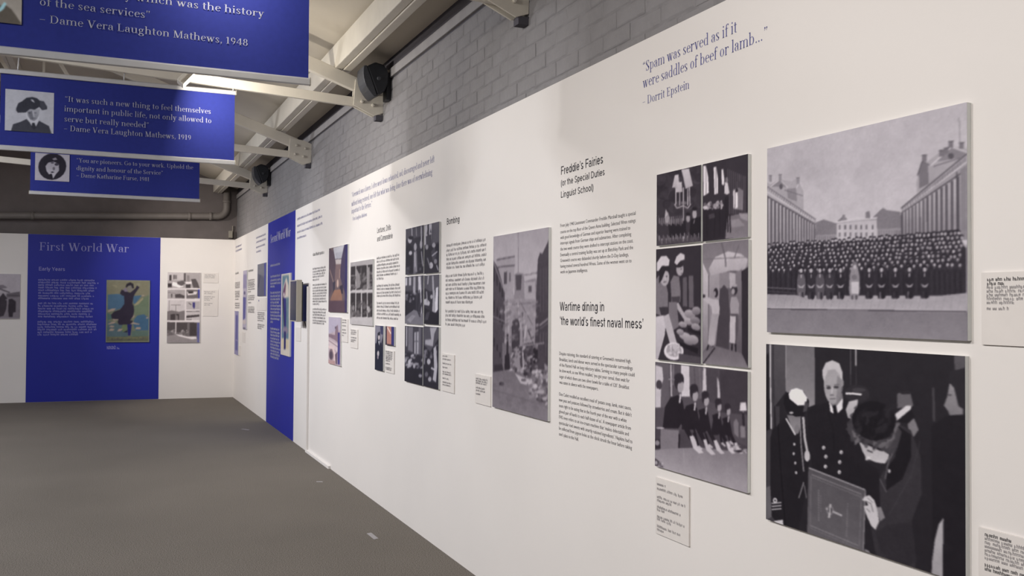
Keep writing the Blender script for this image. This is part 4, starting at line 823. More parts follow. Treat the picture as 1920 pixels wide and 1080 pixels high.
for k, (xx, y0, y1) in enumerate(((263, 300, 360), (277, 330, 380), (290, 365, 410), (301, 395, 435))): p.line([(xx, y0), (xx, y1)], 6, 40); p.line([(xx, y0+150), (xx, y1+140)], 6, 42); p.line([(xx, y0+320), (xx, y1+300)], 6, 40)
p.line([(258, 265), (312, 410)], 4, 120); p.line([(256, 520), (312, 545)], 4, 115); p.line([(256, 540), (312, 560)], 3, 90)
p.poly([(455, 420), (462, 262), (472, 230), (482, 236), (512, 172), (522, 170), (522, 760), (480, 720), (450, 640)], 58, nz=5)
p.line([(470, 560), (520, 520)], 7, 125); p.line([(472, 575), (520, 540)], 4, 95); p.line([(440, 470), (475, 470)], 4, 95)
for xx in (474, 488, 500, 512): p.line([(xx, 300), (xx, 500)], 3, 88, 0.6); p.line([(xx, 590), (xx-2, 700)], 3, 92, 0.7)
p.poly([(300, 640), (345, 660), (350, 760), (300, 775)], 100, nz=8); p.line([(325, 600), (322, 765)], 9, 40); p.poly([(312, 700), (332, 690), (336, 765), (310, 768)], 34)
p.poly([(376, 655), (420, 640), (490, 640), (494, 770), (385, 780)], 62, nz=6); p.line([(376, 656), (492, 640)], 6, 130); p.poly([(443, 660), (462, 660), (462, 730), (443, 735)], 28); p.line([(394, 670), (398, 790)], 5, 175); p.line([(432, 700), (432, 780)], 6, 30)
p.poly([(250, 780), (300, 770), (400, 775), (520, 760), (530, 1020), (240, 960)], 98, c2=118, nz=6)
p.poly([(262, 745), (300, 740), (305, 770), (262, 775)], 45); p.ell(297, 832, 12, 9, 50); p.poly([(358, 782), (395, 800), (424, 808), (412, 835), (384, 828)], 165); p.ell(398, 812, 12, 6, 80)
p.specks([(400, 760), (520, 770), (520, 940), (430, 880)], 150, 8, 30, 190, 0.85, 1.3, 4); p.specks([(340, 660), (470, 650), (470, 780), (340, 770)], 90, 5, 40, 180, 0.7, 1.5, 9); p.specks([(250, 800), (420, 830), (470, 970), (250, 930)], 60, 14, 80, 128, 0.25, 0.6, 2); p.specks([(290, 450), (470, 450), (460, 650), (310, 650)], 90, 6, 80, 165, 0.5, 1.6, 12)
p.line([(256, 860), (500, 930)], 4, 84, 0.6)
p.place(RW, 'mounted_photograph', 'tall photograph of a bombed street between gutted buildings', 'photograph', None, 0.013, GP)

# five dining photographs
DG = 'dining photographs in the stacked panel'
def quad(x0, y0, sc, *q): return [(x0+u/sc, y0+v/sc) for u, v in q]
p = Pic(quad(1210, 270, 2.514, (55, 145), (263, 99), (263, 459), (53, 481)), 84, 110, (1210, 270, 2.514), 50, (3, -3, 5))
p.specks([(60, 150), (260, 110), (260, 300), (60, 300)], 60, 22, 30, 80, 0.5, 1, 2)
for q in ([(140, 148), (157, 144), (162, 204), (128, 206)], [(170, 122), (206, 118), (224, 198), (190, 212), (180, 160)], [(150, 180), (172, 180), (176, 226), (147, 228)], [(108, 330), (98, 305), (92, 350)]): p.poly(q, 192, c2=170)
for x0_, x1_, a, b in ((145, 145, 204, 285), (208, 210, 205, 285), (180, 181, 205, 455), (163, 163, 226, 290), (200, 200, 210, 290)): p.line([(x0_, a), (x1_, b)], 4.5, 178)
p.line([(138, 282), (150, 302), (180, 290), (200, 302), (215, 282)], 5, 165); p.ell(182, 278, 14, 9, 140, 0.6)
p.ell(232, 330, 10, 22, 158); p.ell(202, 350, 9, 18, 150); p.ell(232, 305, 12, 9, 25); p.ell(202, 330, 11, 8, 25); p.poly([(215, 355), (262, 340), (262, 445), (205, 445)], 24); p.poly([(110, 380), (190, 360), (195, 440), (115, 440)], 28); p.line([(232, 355), (228, 375)], 3, 170)
for i in range(26): xx = 64+i*4.6; p.line([(xx, 335+(i*37) % 25), (xx, 372+(i*17) % 14)], 2.3, 100+(i*53) % 100)
for i in range(30): xx = 60+i*6.6; yy = 440-i*0.4+(i*29) % 22; p.line([(xx, yy-16), (xx, yy+10)], 3, 90+(i*67) % 110)
p.ell(103, 345, 10, 28, 170, 0.7); p.poly([(55, 455), (262, 435), (262, 470), (55, 490)], 75, 0.6)
p.place(RW, 'mounted_photograph', 'photograph of shaded candelabra over a dining table, top far tile of the dining stack', 'photograph', DG, 0.012, GP)
p = Pic(quad(1210, 270, 2.514, (271, 97), (483, 46), (485, 440), (271, 458)), 84, 110, (1210, 270, 2.514), 46, (3, -3, 5))
for q in ([(274, 104), (288, 106), (298, 160), (300, 230), (276, 245)], [(322, 112), (334, 108), (342, 160), (343, 232), (326, 238)], [(358, 122), (366, 120), (372, 170), (370, 196), (360, 190)]): p.poly(q, 216)
p.line([(287, 105), (288, 240)], 3, 120); p.line([(333, 110), (334, 238)], 3, 130)
for i, xx in enumerate(range(388, 470, 9)): p.line([(xx, 118+i*4), (xx, 330)], 3, 100, 0.8)
p.poly([(374, 180), (388, 184), (396, 232), (384, 238), (372, 232)], 196); p.ell(383, 170, 7, 13, 110)
p.poly([(413, 214), (440, 206), (460, 220), (460, 312), (416, 306)], 130, 0.8); p.poly([(424, 230), (434, 228), (436, 300), (424, 304)], 215); p.poly([(413, 220), (420, 218), (420, 300), (414, 300)], 205); p.ell(430, 218, 6, 10, 40)
p.poly([(272, 300), (350, 270), (384, 262), (386, 350), (372, 440), (272, 455)], 34); p.ell(285, 298, 12, 9, 190); p.ell(333, 288, 14, 9, 150); p.specks([(280, 280), (370, 262), (370, 300), (280, 310)], 40, 5, 80, 200, 0.8, 1, 3)
p.poly([(386, 340), (485, 322), (485, 445), (378, 445)], 104, c2=120, nz=4); p.poly([(440, 325), (485, 330), (485, 365), (450, 350)], 140); p.poly([(395, 360), (440, 352), (470, 385), (410, 392)], 138, 0.8)
for a, b in (((386, 240), (390, 415)), ((398, 330), (402, 418)), ((378, 250), (380, 400)), ((330, 320), (325, 440)), ((350, 310), (352, 430)), ((290, 330), (292, 440))): p.line([a, b], 5, 26)
p.poly([(300, 330), (326, 325), (330, 345), (302, 352)], 62)
p.place(RW, 'mounted_photograph', 'photograph of a long hall with bright tall windows, top near tile of the dining stack', 'photograph', DG, 0.012, GP)
p = Pic(quad(1210, 270, 2.514, (51, 496), (263, 477), (263, 1033), (50, 1018)), 84, 150, (1210, 270, 2.514), 44, (3, -3, 5))
p.poly([(178, 630), (196, 628), (198, 765), (178, 765)], 88); p.poly([(205, 622), (226, 622), (228, 772), (206, 770)], 92)
p.poly([(120, 650), (135, 620), (160, 625), (168, 700), (166, 745), (125, 745)], 112, nz=4); p.ell(164, 592, 17, 30, 160); p.ell(158, 570, 20, 14, 38); p.poly([(138, 560), (148, 532), (166, 515), (186, 524), (186, 546), (166, 552), (150, 572)], 196); p.ell(170, 590, 4, 3, 70); p.line([(168, 612), (176, 610)], 3, 80)
p.line([(140, 735), (170, 790), (206, 842)], 18, 165); p.poly([(125, 720), (165, 718), (162, 748), (130, 752)], 62); p.poly([(112, 745), (150, 745), (160, 860), (130, 880), (112, 800)], 110)
p.poly([(50, 640), (66, 620), (100, 660), (108, 700), (108, 770), (90, 815), (50, 800)], 112, nz=4); p.ell(93, 630, 21, 40, 164); p.poly([(68, 590), (90, 572), (118, 580), (118, 606), (96, 598), (80, 640), (66, 660)], 32); p.poly([(55, 600), (56, 560), (76, 530), (100, 528), (116, 548), (112, 575), (80, 576), (64, 600)], 200)
p.ell(84, 625, 4, 3, 60); p.ell(102, 625, 4, 3, 60); p.line([(86, 652), (102, 650)], 4, 80); p.line([(94, 628), (96, 642)], 3, 190)
p.poly([(66, 770), (106, 768), (112, 800), (78, 812)], 50); p.poly([(50, 815), (86, 808), (100, 830), (94, 900), (62, 1018), (50, 1018)], 192, c2=170)
p.poly([(88, 812), (112, 800), (132, 870), (152, 942), (132, 966), (118, 940), (98, 870)], 172); p.ell(140, 955, 15, 20, 180)
p.ell(136, 976, 46, 42, 205); p.ell(137, 972, 36, 30, 150); p.specks([(110, 950), (165, 950), (165, 995), (110, 995)], 40, 5, 120, 215, 0.8, 1, 3); p.ell(142, 955, 12, 16, 178)
for cx_, cy_, rx_, ry_, c in ((210, 800, 26, 20, 165), (240, 785, 20, 20, 150), (205, 835, 22, 16, 175), (235, 830, 24, 18, 140), (178, 850, 20, 14, 170), (190, 905, 30, 18, 178), (225, 920, 26, 22, 165), (238, 860, 22, 16, 160), (205, 930, 24, 14, 150), (166, 885, 18, 14, 165)): p.ell(cx_, cy_, rx_, ry_, c, 1, 20, c-50)
p.poly([(202, 862), (262, 885), (262, 900), (200, 880)], 26); p.poly([(160, 930), (250, 960), (246, 985), (165, 950)], 24); p.poly([(160, 985), (262, 1000), (262, 1040), (160, 1030)], 70)
p.place(RW, 'mounted_photograph', 'photograph of two capped cooks with a bowl, middle far tile of the dining stack', 'photograph', DG, 0.012, GP)
p = Pic(quad(1210, 270, 2.514, (271, 470), (485, 450), (485, 1054), (271, 1036)), 84, 150, (1210, 270, 2.514), 96, (3, -3, 5))
p.poly([(270, 470), (488, 450), (484, 580), (400, 600), (300, 625), (270, 590)], 112, c2=132); p.poly([(300, 590), (330, 535), (390, 508), (450, 520), (482, 545), (470, 600), (400, 598), (310, 625)], 190, c2=160); p.line([(360, 468), (378, 540), (380, 580)], 8, 90, 0.7); p.line([(270, 545), (484, 535)], 5, 105, 0.8); p.line([(420, 540), (440, 480)], 6, 98, 0.7)
p.poly([(272, 560), (300, 622), (302, 940), (272, 985)], 196, c2=120); p.poly([(302, 622), (350, 612), (350, 940), (302, 950)], 150, c2=120); p.line([(300, 620), (300, 940)], 4, 100)
p.poly([(350, 610), (396, 605), (396, 680), (350, 680)], 128); p.poly([(352, 690), (372, 664), (392, 690), (400, 830), (395, 985), (330, 1000), (345, 830)], 62); p.poly([(396, 605), (425, 612), (425, 690), (398, 680)], 168)
p.poly([(425, 610), (455, 590), (458, 1000), (425, 960)], 120, c2=85); p.poly([(453, 600), (488, 580), (488, 1056), (456, 995)], 42)
p.ell(334, 702, 11, 22, 38); p.ell(328, 706, 6, 12, 135); p.poly([(278, 715), (320, 732), (345, 735), (352, 770), (350, 806), (318, 806), (312, 765), (280, 738)], 176); p.ell(277, 718, 8, 8, 50)
p.poly([(314, 800), (350, 800), (336, 880), (326, 955), (298, 945), (302, 880)], 150, c2=168); p.line([(300, 945), (290, 990)], 7, 34); p.line([(322, 950), (318, 985)], 7, 34)
p.ell(420, 690, 15, 22, 45); p.ell(414, 696, 8, 14, 150); p.ell(421, 668, 12, 8, 160); p.poly([(405, 722), (430, 720), (442, 750), (440, 806), (404, 806), (400, 760)], 148); p.poly([(400, 800), (438, 800), (440, 870), (428, 948), (394, 940), (396, 870)], 80); p.poly([(400, 810), (426, 812), (424, 940), (398, 935)], 176); p.line([(410, 940), (408, 990)], 7, 30); p.line([(426, 940), (428, 1000)], 7, 30)
p.poly([(272, 985), (330, 950), (455, 985), (488, 1056), (270, 1040)], 98, c2=120); p.line([(275, 1035), (330, 960)], 6, 40)
p.place(RW, 'mounted_photograph', 'photograph of two women by a vaulted doorway, middle near tile of the dining stack', 'photograph', DG, 0.012, GP)
p = Pic(quad(1210, 660, 2.842, (53, 56), (545, 101), (545, 744), (52, 614)), 150, 150, (1210, 660, 2.842), 76, (3, -3, 5))
p.poly([(55, 60), (128, 66), (130, 300), (50, 300)], 88); p.poly([(56, 75), (92, 86), (98, 150), (86, 190), (84, 300), (54, 302)], 185); p.ell(75, 180, 16, 26, 60); p.ell(70, 210, 8, 10, 190); p.line([(138, 70), (142, 240)], 8, 165); p.line([(125, 150), (175, 150)], 6, 140); p.line([(152, 66), (150, 180)], 8, 110)
p.poly([(192, 72), (238, 78), (246, 160), (240, 240), (196, 240)], 196); p.poly([(236, 78), (308, 84), (318, 250), (240, 250)], 92); p.poly([(311, 84), (324, 88), (332, 190), (328, 235), (306, 230)], 190); p.poly([(324, 88), (390, 96), (392, 280), (330, 260)], 66); p.poly([(384, 130), (394, 160), (404, 270), (386, 250)], 182); p.poly([(396, 96), (548, 104), (548, 330), (402, 320)], 58)
p.line([(262, 84), (272, 240)], 4, 72); p.line([(290, 86), (300, 240)], 4, 110)
p.poly([(52, 410), (190, 420), (420, 440), (545, 500), (545, 560), (50, 545)], 66); p.poly([(85, 415), (182, 420), (182, 515), (80, 525)], 118); p.line([(184, 440), (182, 520)], 8, 30); p.line([(260, 430), (262, 500)], 7, 30)
p.poly([(50, 528), (180, 515), (300, 508), (548, 530), (548, 760), (50, 620)], 116, c2=158, nz=3); p.line([(208, 520), (208, 600)], 6, 150, 0.5)
W5 = (((183, 160), 1.25, (95, 410)), ((262, 212), 1.1, (196, 415)), ((322, 242), 0.98, (280, 430)), ((391, 275), 0.86, (350, 440)), ((440, 298), 0.78, (404, 440)))
for i, ((hx, hy), s_, bl) in enumerate(W5):
    bx_, by_ = bl
    p.poly([(bx_, by_), (bx_+12, by_-90*s_), (hx-38*s_, hy+70*s_), (hx-6, hy+58*s_), (hx+14*s_, hy+80*s_), (hx+30*s_, hy+170*s_), (hx+58*s_, hy+235*s_), (hx+46*s_, hy+250*s_), (hx+8*s_, hy+180*s_), (hx-4, by_)], 30, nz=2)
    p.line([(hx+6*s_, hy+52*s_), (hx+2, hy+92*s_)], 7*s_, 190); p.ell(hx, hy, 20*s_, 36*s_, 44, 1, 8); p.ell(hx+6*s_, hy+22*s_, 13*s_, 26*s_, 156, 1, 6); p.ell(hx-2, hy-14*s_, 20*s_, 22*s_, 40, 0.9)
    p.poly([(hx+44*s_, hy+232*s_), (hx+60*s_, hy+228*s_), (hx+84*s_, hy+276*s_), (hx+104*s_, hy+300*s_), (hx+84*s_, hy+304*s_), (hx+60*s_, hy+282*s_)], 186)
for a in ((262, 410, 285, 500), (322, 430, 340, 490), (400, 430, 408, 480), (435, 400, 450, 470)): p.line([(a[0], a[1]), (a[2], a[3])], 10, 28); p.line([(a[2], a[3]), (a[2]+20, a[3]+18)], 9, 182)
p.poly([(506, 266), (534, 264), (540, 308), (502, 310)], 205); p.line([(521, 310), (521, 430)], 5, 120); p.poly([(470, 370), (484, 350), (496, 372), (496, 450), (474, 430)], 116); p.poly([(505, 390), (530, 386), (532, 450), (508, 450)], 124); p.line([(520, 320), (524, 390)], 12, 40)
p.specks([(440, 470), (540, 500), (540, 530), (450, 510)], 30, 7, 120, 210, 0.8, 0.6, 5); p.ell(500, 522, 16, 7, 40); p.poly([(52, 570), (80, 590), (100, 620), (52, 612)], 60); p.specks([(54, 580), (95, 600), (95, 618), (54, 605)], 20, 5, 100, 190, 0.8)
p.ell(82, 410, 22, 5, 165); p.poly([(52, 470), (82, 470), (84, 520), (52, 520)], 44); p.ell(66, 490, 12, 14, 130)
p.place(RW, 'mounted_photograph', 'wide photograph of five women leaning over a table, foot of the dining stack', 'photograph', DG, 0.012, GP)

# six smaller photographs in the narrow stack
SG = 'photographs in the narrow stack under the long quotation'
def small(quadc, crop, base, shapes, nm, label, cat='photograph', group=None, n=(50, 80), tint=(0, -2, 8), gain=GP, **k):
    p = Pic(quad(*crop, *quadc), n[0], n[1], crop, base, tint)
    for f, a in shapes: getattr(p, f)(*a)
    return p.place(RW, nm, label, cat, group, gain=gain, **k)
cr = (740, 400, 3)
P_ = 'poly'; L_ = 'line'; E_ = 'ell'; K_ = 'specks'
small([(62, 88), (163, 68), (163, 340), (62, 343)], cr, 44, [(P_, ([(62, 90), (163, 70), (163, 130), (62, 150)], 70)), (L_, ([(96, 80), (98, 140)], 4, 170)), (L_, ([(120, 78), (122, 130)], 4, 130)), (L_, ([(148, 75), (150, 160)], 5, 175)), (E_, (86, 150, 11, 18, 160)), (E_, (92, 138, 14, 10, 30)), (P_, ([(64, 200), (80, 165), (100, 190), (104, 330), (64, 335)], 30)), (E_, (90, 222, 9, 12, 170)), (E_, (116, 190, 8, 22, 150)), (P_, ([(108, 215), (124, 212), (128, 330), (108, 335)], 120)), (L_, ([(114, 220), (116, 300)], 4, 175)), (E_, (148, 178, 7, 24, 150)), (P_, ([(138, 215), (160, 215), (160, 330), (138, 335)], 38)), (L_, ([(150, 215), (155, 270), (160, 300)], 5, 150)), (K_, ([(64, 290), (160, 280), (160, 335), (64, 340)], 14, 7, 50, 110, 0.5))], 'mounted_photograph', 'small photograph of women standing in a hall, top far tile of the narrow stack', group=SG)
small([(167, 67), (250, 46), (250, 334), (167, 339)], cr, 60, [(P_, ([(167, 70), (208, 58), (208, 170), (167, 180)], 165)), (L_, ([(188, 62), (190, 150)], 9, 55)), (P_, ([(180, 120), (186, 80), (192, 120)], 60)), (P_, ([(198, 110), (202, 85), (207, 112)], 60)), (P_, ([(212, 56), (250, 46), (250, 160), (212, 168)], 84)), (P_, ([(176, 130), (206, 118), (208, 190), (178, 200)], 62)), (P_, ([(170, 190), (250, 170), (250, 334), (170, 338)], 40)), (E_, (220, 180, 10, 14, 150)), (P_, ([(205, 215), (225, 192), (235, 240), (215, 270)], 66)), (L_, ([(210, 240), (240, 215)], 7, 160)), (E_, (182, 190, 8, 14, 140)), (E_, (206, 292, 11, 18, 165)), (E_, (230, 270, 9, 14, 120)), (L_, ([(185, 250), (200, 300)], 6, 110)), (L_, ([(236, 290), (246, 320)], 6, 140))], 'mounted_photograph', 'small photograph of figures under spired windows, top near tile of the narrow stack', group=SG)
small([(60, 356), (161, 350), (161, 624), (58, 623)], cr, 50, [(P_, ([(60, 358), (161, 352), (161, 430), (60, 435)], 70)), (P_, ([(62, 362), (72, 362), (72, 405), (62, 407)], 180)), (P_, ([(82, 360), (94, 360), (94, 405), (82, 407)], 165)), (P_, ([(106, 358), (118, 358), (118, 470), (104, 470)], 150)), (P_, ([(132, 356), (146, 356), (150, 440), (134, 450)], 190)), (P_, ([(60, 440), (118, 450), (120, 540), (60, 580)], 32)), (K_, ([(62, 445), (118, 452), (115, 500), (62, 490)], 18, 6, 70, 150, 0.6)), (P_, ([(60, 580), (110, 540), (161, 560), (161, 624), (60, 624)], 104)), (L_, ([(140, 430), (128, 540), (144, 580)], 5, 34)), (L_, ([(146, 440), (152, 560)], 6, 160)), (L_, ([(140, 570), (152, 500)], 5, 40)), (P_, ([(70, 600), (100, 570), (120, 575), (90, 615)], 150, 0.6))], 'mounted_photograph', 'small photograph of a bright windowed hall, middle far tile of the narrow stack', group=SG)
small([(166, 350), (250, 345), (250, 625), (166, 624)], cr, 46, [(P_, ([(167, 352), (250, 347), (250, 430), (200, 440), (167, 420)], 78)), (L_, ([(190, 352), (186, 400)], 7, 150)), (L_, ([(214, 352), (220, 480)], 9, 150)), (P_, ([(166, 485), (180, 480), (200, 500), (196, 520), (166, 515)], 165)), (P_, ([(216, 450), (226, 430), (230, 560), (212, 550)], 150)), (P_, ([(232, 420), (244, 415), (243, 540), (230, 560), (228, 500)], 200)), (L_, ([(180, 440), (185, 500)], 6, 130)), (P_, ([(167, 530), (214, 555), (250, 560), (250, 625), (167, 624)], 28)), (E_, (208, 470, 7, 12, 150)), (P_, ([(180, 560), (200, 550), (190, 600), (170, 600)], 60))], 'mounted_photograph', 'small photograph with a draped white figure, middle near tile of the narrow stack', group=SG)
small([(58, 636), (158, 637), (158, 968), (56, 945)], cr, 40, [(P_, ([(60, 640), (158, 640), (158, 800), (60, 780)], 58)), (P_, ([(76, 640), (102, 640), (102, 780), (76, 770)], 150, 0.5)), (P_, ([(110, 670), (134, 665), (134, 790), (110, 790)], 150)), (L_, ([(121, 668), (121, 790)], 4, 60)), (L_, ([(110, 720), (134, 718)], 3, 60)), (L_, ([(140, 640), (140, 790)], 12, 92)), (L_, ([(68, 640), (68, 750)], 6, 160)), (K_, ([(60, 790), (158, 780), (158, 870), (60, 860)], 26, 7, 80, 175, 0.8, 1.4, 5)), (P_, ([(60, 870), (158, 870), (158, 968), (60, 945)], 34)), (E_, (84, 835, 8, 14, 170)), (E_, (144, 910, 10, 10, 130)), (E_, (110, 858, 7, 12, 150))], 'mounted_photograph', 'small dark photograph of a seated crowd below windows, foot far tile of the narrow stack', group=SG)
small([(162, 637), (248, 638), (246, 993), (161, 969)], cr, 38, [(P_, ([(164, 640), (248, 640), (248, 700), (200, 780), (164, 740)], 74)), (P_, ([(198, 645), (238, 640), (222, 680), (214, 750), (172, 740), (172, 715), (205, 710)], 150)), (K_, ([(164, 760), (246, 740), (246, 800), (164, 820)], 14, 7, 60, 140, 0.7)), (E_, (192, 835, 10, 16, 160)), (P_, ([(206, 860), (236, 830), (236, 950), (206, 950)], 50)), (P_, ([(218, 760), (232, 745), (240, 860), (232, 950), (214, 935), (222, 880)], 165)), (E_, (198, 932, 9, 14, 150)), (L_, ([(172, 780), (168, 850)], 6, 120)), (L_, ([(205, 870), (225, 880)], 8, 190)), (E_, (180, 905, 9, 14, 90))], 'mounted_photograph', 'small photograph of people under a bright drape, foot near tile of the narrow stack', group=SG)

# windows, hall, arches, portrait
cr = (580, 460, 4.155)
sh = [(P_, ([(320, 135), (497, 108), (497, 150), (320, 172)], 150))]
for r_, (a, b) in enumerate(((168, 350), (376, 560))):
    for i in range(4):
        x0_ = 324+i*43-(0 if i < 2 else -2); x1_ = x0_+36
        dy = -(x0_-320)*0.09 if r_ == 0 else 0
        sh += [(P_, ([(x0_, a+dy), (x1_, a+dy-3), (x1_, b-(4 if r_ else 2)), (x0_, b)], 48)), (K_, ([(x0_+2, a+dy+60), (x1_-3, a+dy+60), (x1_-3, b-6), (x0_+2, b-6)], 9, 9, 60, 125, 0.7, 2, i+r_*5))]
sh += [(P_, ([(362, 170), (396, 240), (398, 330), (366, 345)], 125)), (P_, ([(404, 160), (412, 160), (412, 345), (404, 345)], 60)), (P_, ([(450, 180), (470, 172), (470, 345), (452, 345)], 128)), (E_, (345, 490, 9, 22, 120)), (E_, (462, 500, 9, 24, 150)), (E_, (380, 520, 10, 16, 96))]
small([(320, 133), (497, 108), (490, 627), (318, 615)], cr, 172, sh, 'mounted_photograph', 'pale mounted photograph of eight dark tall window scenes', n=(60, 110), tint=(2, -2, 0))
p = Pic(quad(*cr, (152, 20), (298, -4), (294, 524), (151, 519)), 60, 120, cr, (98, 84, 88))
B = lambda *a: a
p.poly([(186, 20), (272, 0), (250, 110), (200, 120)], (176, 176, 184)); p.poly([(205, 60), (260, 52), (256, 100), (210, 108)], (160, 160, 170)); p.poly([(196, 112), (256, 106), (250, 150), (235, 160), (208, 150)], (178, 170, 170)); p.line([(190, 112), (262, 108)], 6, (96, 88, 96))
p.poly([(150, 20), (186, 20), (205, 130), (210, 250), (186, 330), (150, 420)], (86, 74, 84)); p.poly([(272, 0), (300, -4), (298, 430), (262, 330), (240, 240), (250, 110)], (66, 58, 82)); p.poly([(166, 20), (180, 20), (184, 50)], (120, 105, 100))
p.poly([(206, 150), (244, 150), (240, 320), (196, 330)], (116, 98, 100)); p.ell(222, 300, 7, 32, (184, 160, 150)); p.line([(160, 190), (190, 290)], 5, (150, 128, 120)); p.line([(238, 190), (236, 260)], 4, (160, 135, 125)); p.poly([(186, 290), (204, 280), (200, 370), (186, 380)], (60, 56, 70)); p.poly([(238, 320), (262, 310), (262, 380), (240, 380)], (52, 46, 60))
p.poly([(196, 350), (244, 345), (256, 400), (258, 470), (160, 470), (170, 410)], (142, 106, 88), c2=(130, 100, 92)); p.poly([(150, 430), (298, 430), (298, 528), (150, 524)], (84, 66, 76)); p.poly([(278, -2), (300, -4), (298, 524), (276, 524)], (44, 42, 96), 0.6)
p.place(RW, 'mounted_photograph', 'tall brown photograph of a great painted hall interior', 'photograph', None, 0.012, GP)
p = Pic(quad(*cr, (152, 557), (246, 564), (241, 942), (148, 920)), 44, 90, cr, (176, 160, 168))
p.poly([(150, 560), (246, 564), (246, 660), (150, 690)], (172, 164, 182)); p.poly([(205, 640), (222, 620), (226, 680), (222, 760), (200, 740), (150, 712), (150, 690), (200, 700)], (128, 108, 120)); p.poly([(222, 680), (238, 680), (236, 925), (220, 925)], (66, 60, 120)); p.poly([(150, 730), (220, 770), (220, 830), (150, 770)], (196, 180, 184))
p.ell(172, 850, 18, 44, (122, 104, 112)); p.ell(170, 856, 11, 32, (80, 68, 82)); p.poly([(150, 780), (190, 790), (206, 860), (200, 930), (186, 925), (192, 860), (180, 810), (150, 800)], (204, 184, 184)); p.poly([(200, 850), (218, 830), (216, 925), (206, 925)], (96, 80, 96)); p.poly([(150, 890), (200, 900), (200, 935), (148, 922)], (170, 140, 140)); p.line([(152, 742), (220, 790)], 5, (120, 100, 110)); p.line([(205, 650), (205, 635)], 9, (90, 80, 96))
p.place(RW, 'mounted_photograph', 'small pinkish picture of stone arches below the painted hall photograph', 'photograph', None, 0.012, GP)
p = Pic(quad(*cr, (514, 622), (576, 630), (574, 984), (510, 966)), 36, 90, cr, (44, 44, 60))
p.poly([(514, 625), (576, 632), (576, 690), (560, 760), (514, 760)], (122, 120, 134)); p.poly([(552, 632), (576, 632), (576, 700), (556, 690)], (60, 60, 90)); p.poly([(536, 680), (552, 672), (552, 750), (560, 780), (574, 800), (574, 984), (512, 966), (518, 800)], (32, 34, 50)); p.ell(543, 715, 7, 22, (186, 176, 180)); p.ell(541, 690, 9, 12, (40, 40, 50)); p.poly([(538, 745), (548, 742), (546, 780)], (200, 200, 205)); p.ell(537, 840, 8, 22, (176, 170, 176)); p.ell(535, 870, 5, 14, (150, 140, 150))
p.place(RW, 'mounted_photograph', 'narrow dark portrait photograph of a uniformed person below the lectures text', 'photograph', None, 0.012, GP)
p = Pic(quad(*cr, (594, 630), (662, 634), (658, 784), (592, 776)), 36, 40, cr, (140, 104, 104))
p.poly([(594, 632), (606, 634), (604, 776), (592, 776)], (50, 44, 60)); p.poly([(606, 634), (640, 634), (638, 770), (606, 770)], (170, 122, 112)); p.line([(610, 640), (636, 690)], 8, (214, 196, 190)); p.poly([(640, 634), (662, 634), (660, 784), (638, 780)], (46, 46, 104)); p.poly([(592, 766), (650, 772), (650, 784), (592, 778)], (56, 48, 60))
p.place(RW, 'mounted_photograph', 'tiny reddish picture beside the narrow portrait', 'photograph', None, 0.012, GP)

# far end of the right wall
p = Pic([(527.6, 513.8), (545.2, 511.8), (543.2, 667.8), (526.3, 665.5)], 40, 90, (500, 500, 5.4), (214, 204, 192))
p.poly([(160, 98), (226, 90), (222, 730), (154, 730)], (104, 132, 148)); p.poly([(172, 200), (200, 110), (222, 200), (222, 320), (160, 330)], (214, 202, 190)); p.poly([(198, 320), (224, 325), (220, 700), (196, 660)], (108, 132, 142)); p.poly([(180, 200), (190, 155), (196, 200), (188, 300), (172, 320), (160, 290)], (112, 76, 104)); p.ell(176, 290, 6, 22, (228, 220, 220)); p.poly([(168, 320), (196, 330), (200, 480), (196, 640), (180, 640), (176, 470)], (48, 48, 120)); p.poly([(160, 300), (170, 330), (182, 600), (176, 620)], (50, 40, 60)); p.ell(190, 650, 26, 40, (150, 130, 150), 0.8); p.poly([(176, 660), (196, 660), (194, 835), (174, 835)], (46, 44, 104)); p.poly([(154, 730), (222, 735), (220, 830), (150, 830)], (214, 200, 170)); p.poly([(176, 730), (194, 730), (193, 835), (175, 835)], (46, 44, 104))
p.place(RW, 'mounted_poster', 'tall colour poster of a standing figure on the right-hand blue panel', 'poster', None, 0.016, 0.82)
cr = (430, 430, 4.32)
p = Pic(quad(*cr, (228, 286), (298, 268), (296, 541), (228, 540)), 34, 60, cr, (104, 104, 120))
p.poly([(228, 286), (298, 268), (298, 380), (228, 370)], (112, 112, 122)); p.poly([(228, 360), (270, 380), (296, 440), (296, 541), (228, 540)], (88, 88, 106)); p.line([(250, 372), (236, 470)], 6, (60, 60, 80)); p.poly([(282, 275), (298, 270), (296, 541), (282, 541)], (70, 74, 150))
p.place(RW, 'mounted_photograph', 'grey photograph beside the blue panel near the far corner', 'photograph', None, 0.012, 0.9)
p = Pic(quad(*cr, (112, 336), (143, 330), (138, 812), (108, 808)), 24, 90, cr, (176, 170, 190))
p.poly([(112, 370), (138, 366), (136, 480), (112, 482)], (140, 134, 170)); p.poly([(112, 555), (134, 555), (130, 720), (112, 735)], (86, 86, 150)); p.ell(124, 520, 7, 14, (96, 90, 130)); p.poly([(110, 735), (134, 735), (132, 765), (110, 765)], (200, 190, 190)); p.ell(122, 800, 9, 6, (80, 76, 100))
p.place(RW, 'mounted_photograph', 'slim lavender photograph strip near the far corner', 'photograph', None, 0.012, 0.9)
p = Pic(quad(*cr, (42, 664), (75, 660), (72, 1019), (41, 1012)), 24, 70, cr, (140, 136, 176))
p.poly([(52, 700), (68, 700), (66, 980), (50, 980)], (84, 84, 150)); p.line([(46, 670), (44, 1010)], 4, (170, 165, 190)); p.line([(52, 900), (70, 905)], 5, (160, 155, 185))
p.place(RW, 'mounted_photograph', 'slim low photograph strip right in the far corner', 'photograph', None, 0.012, 0.9)

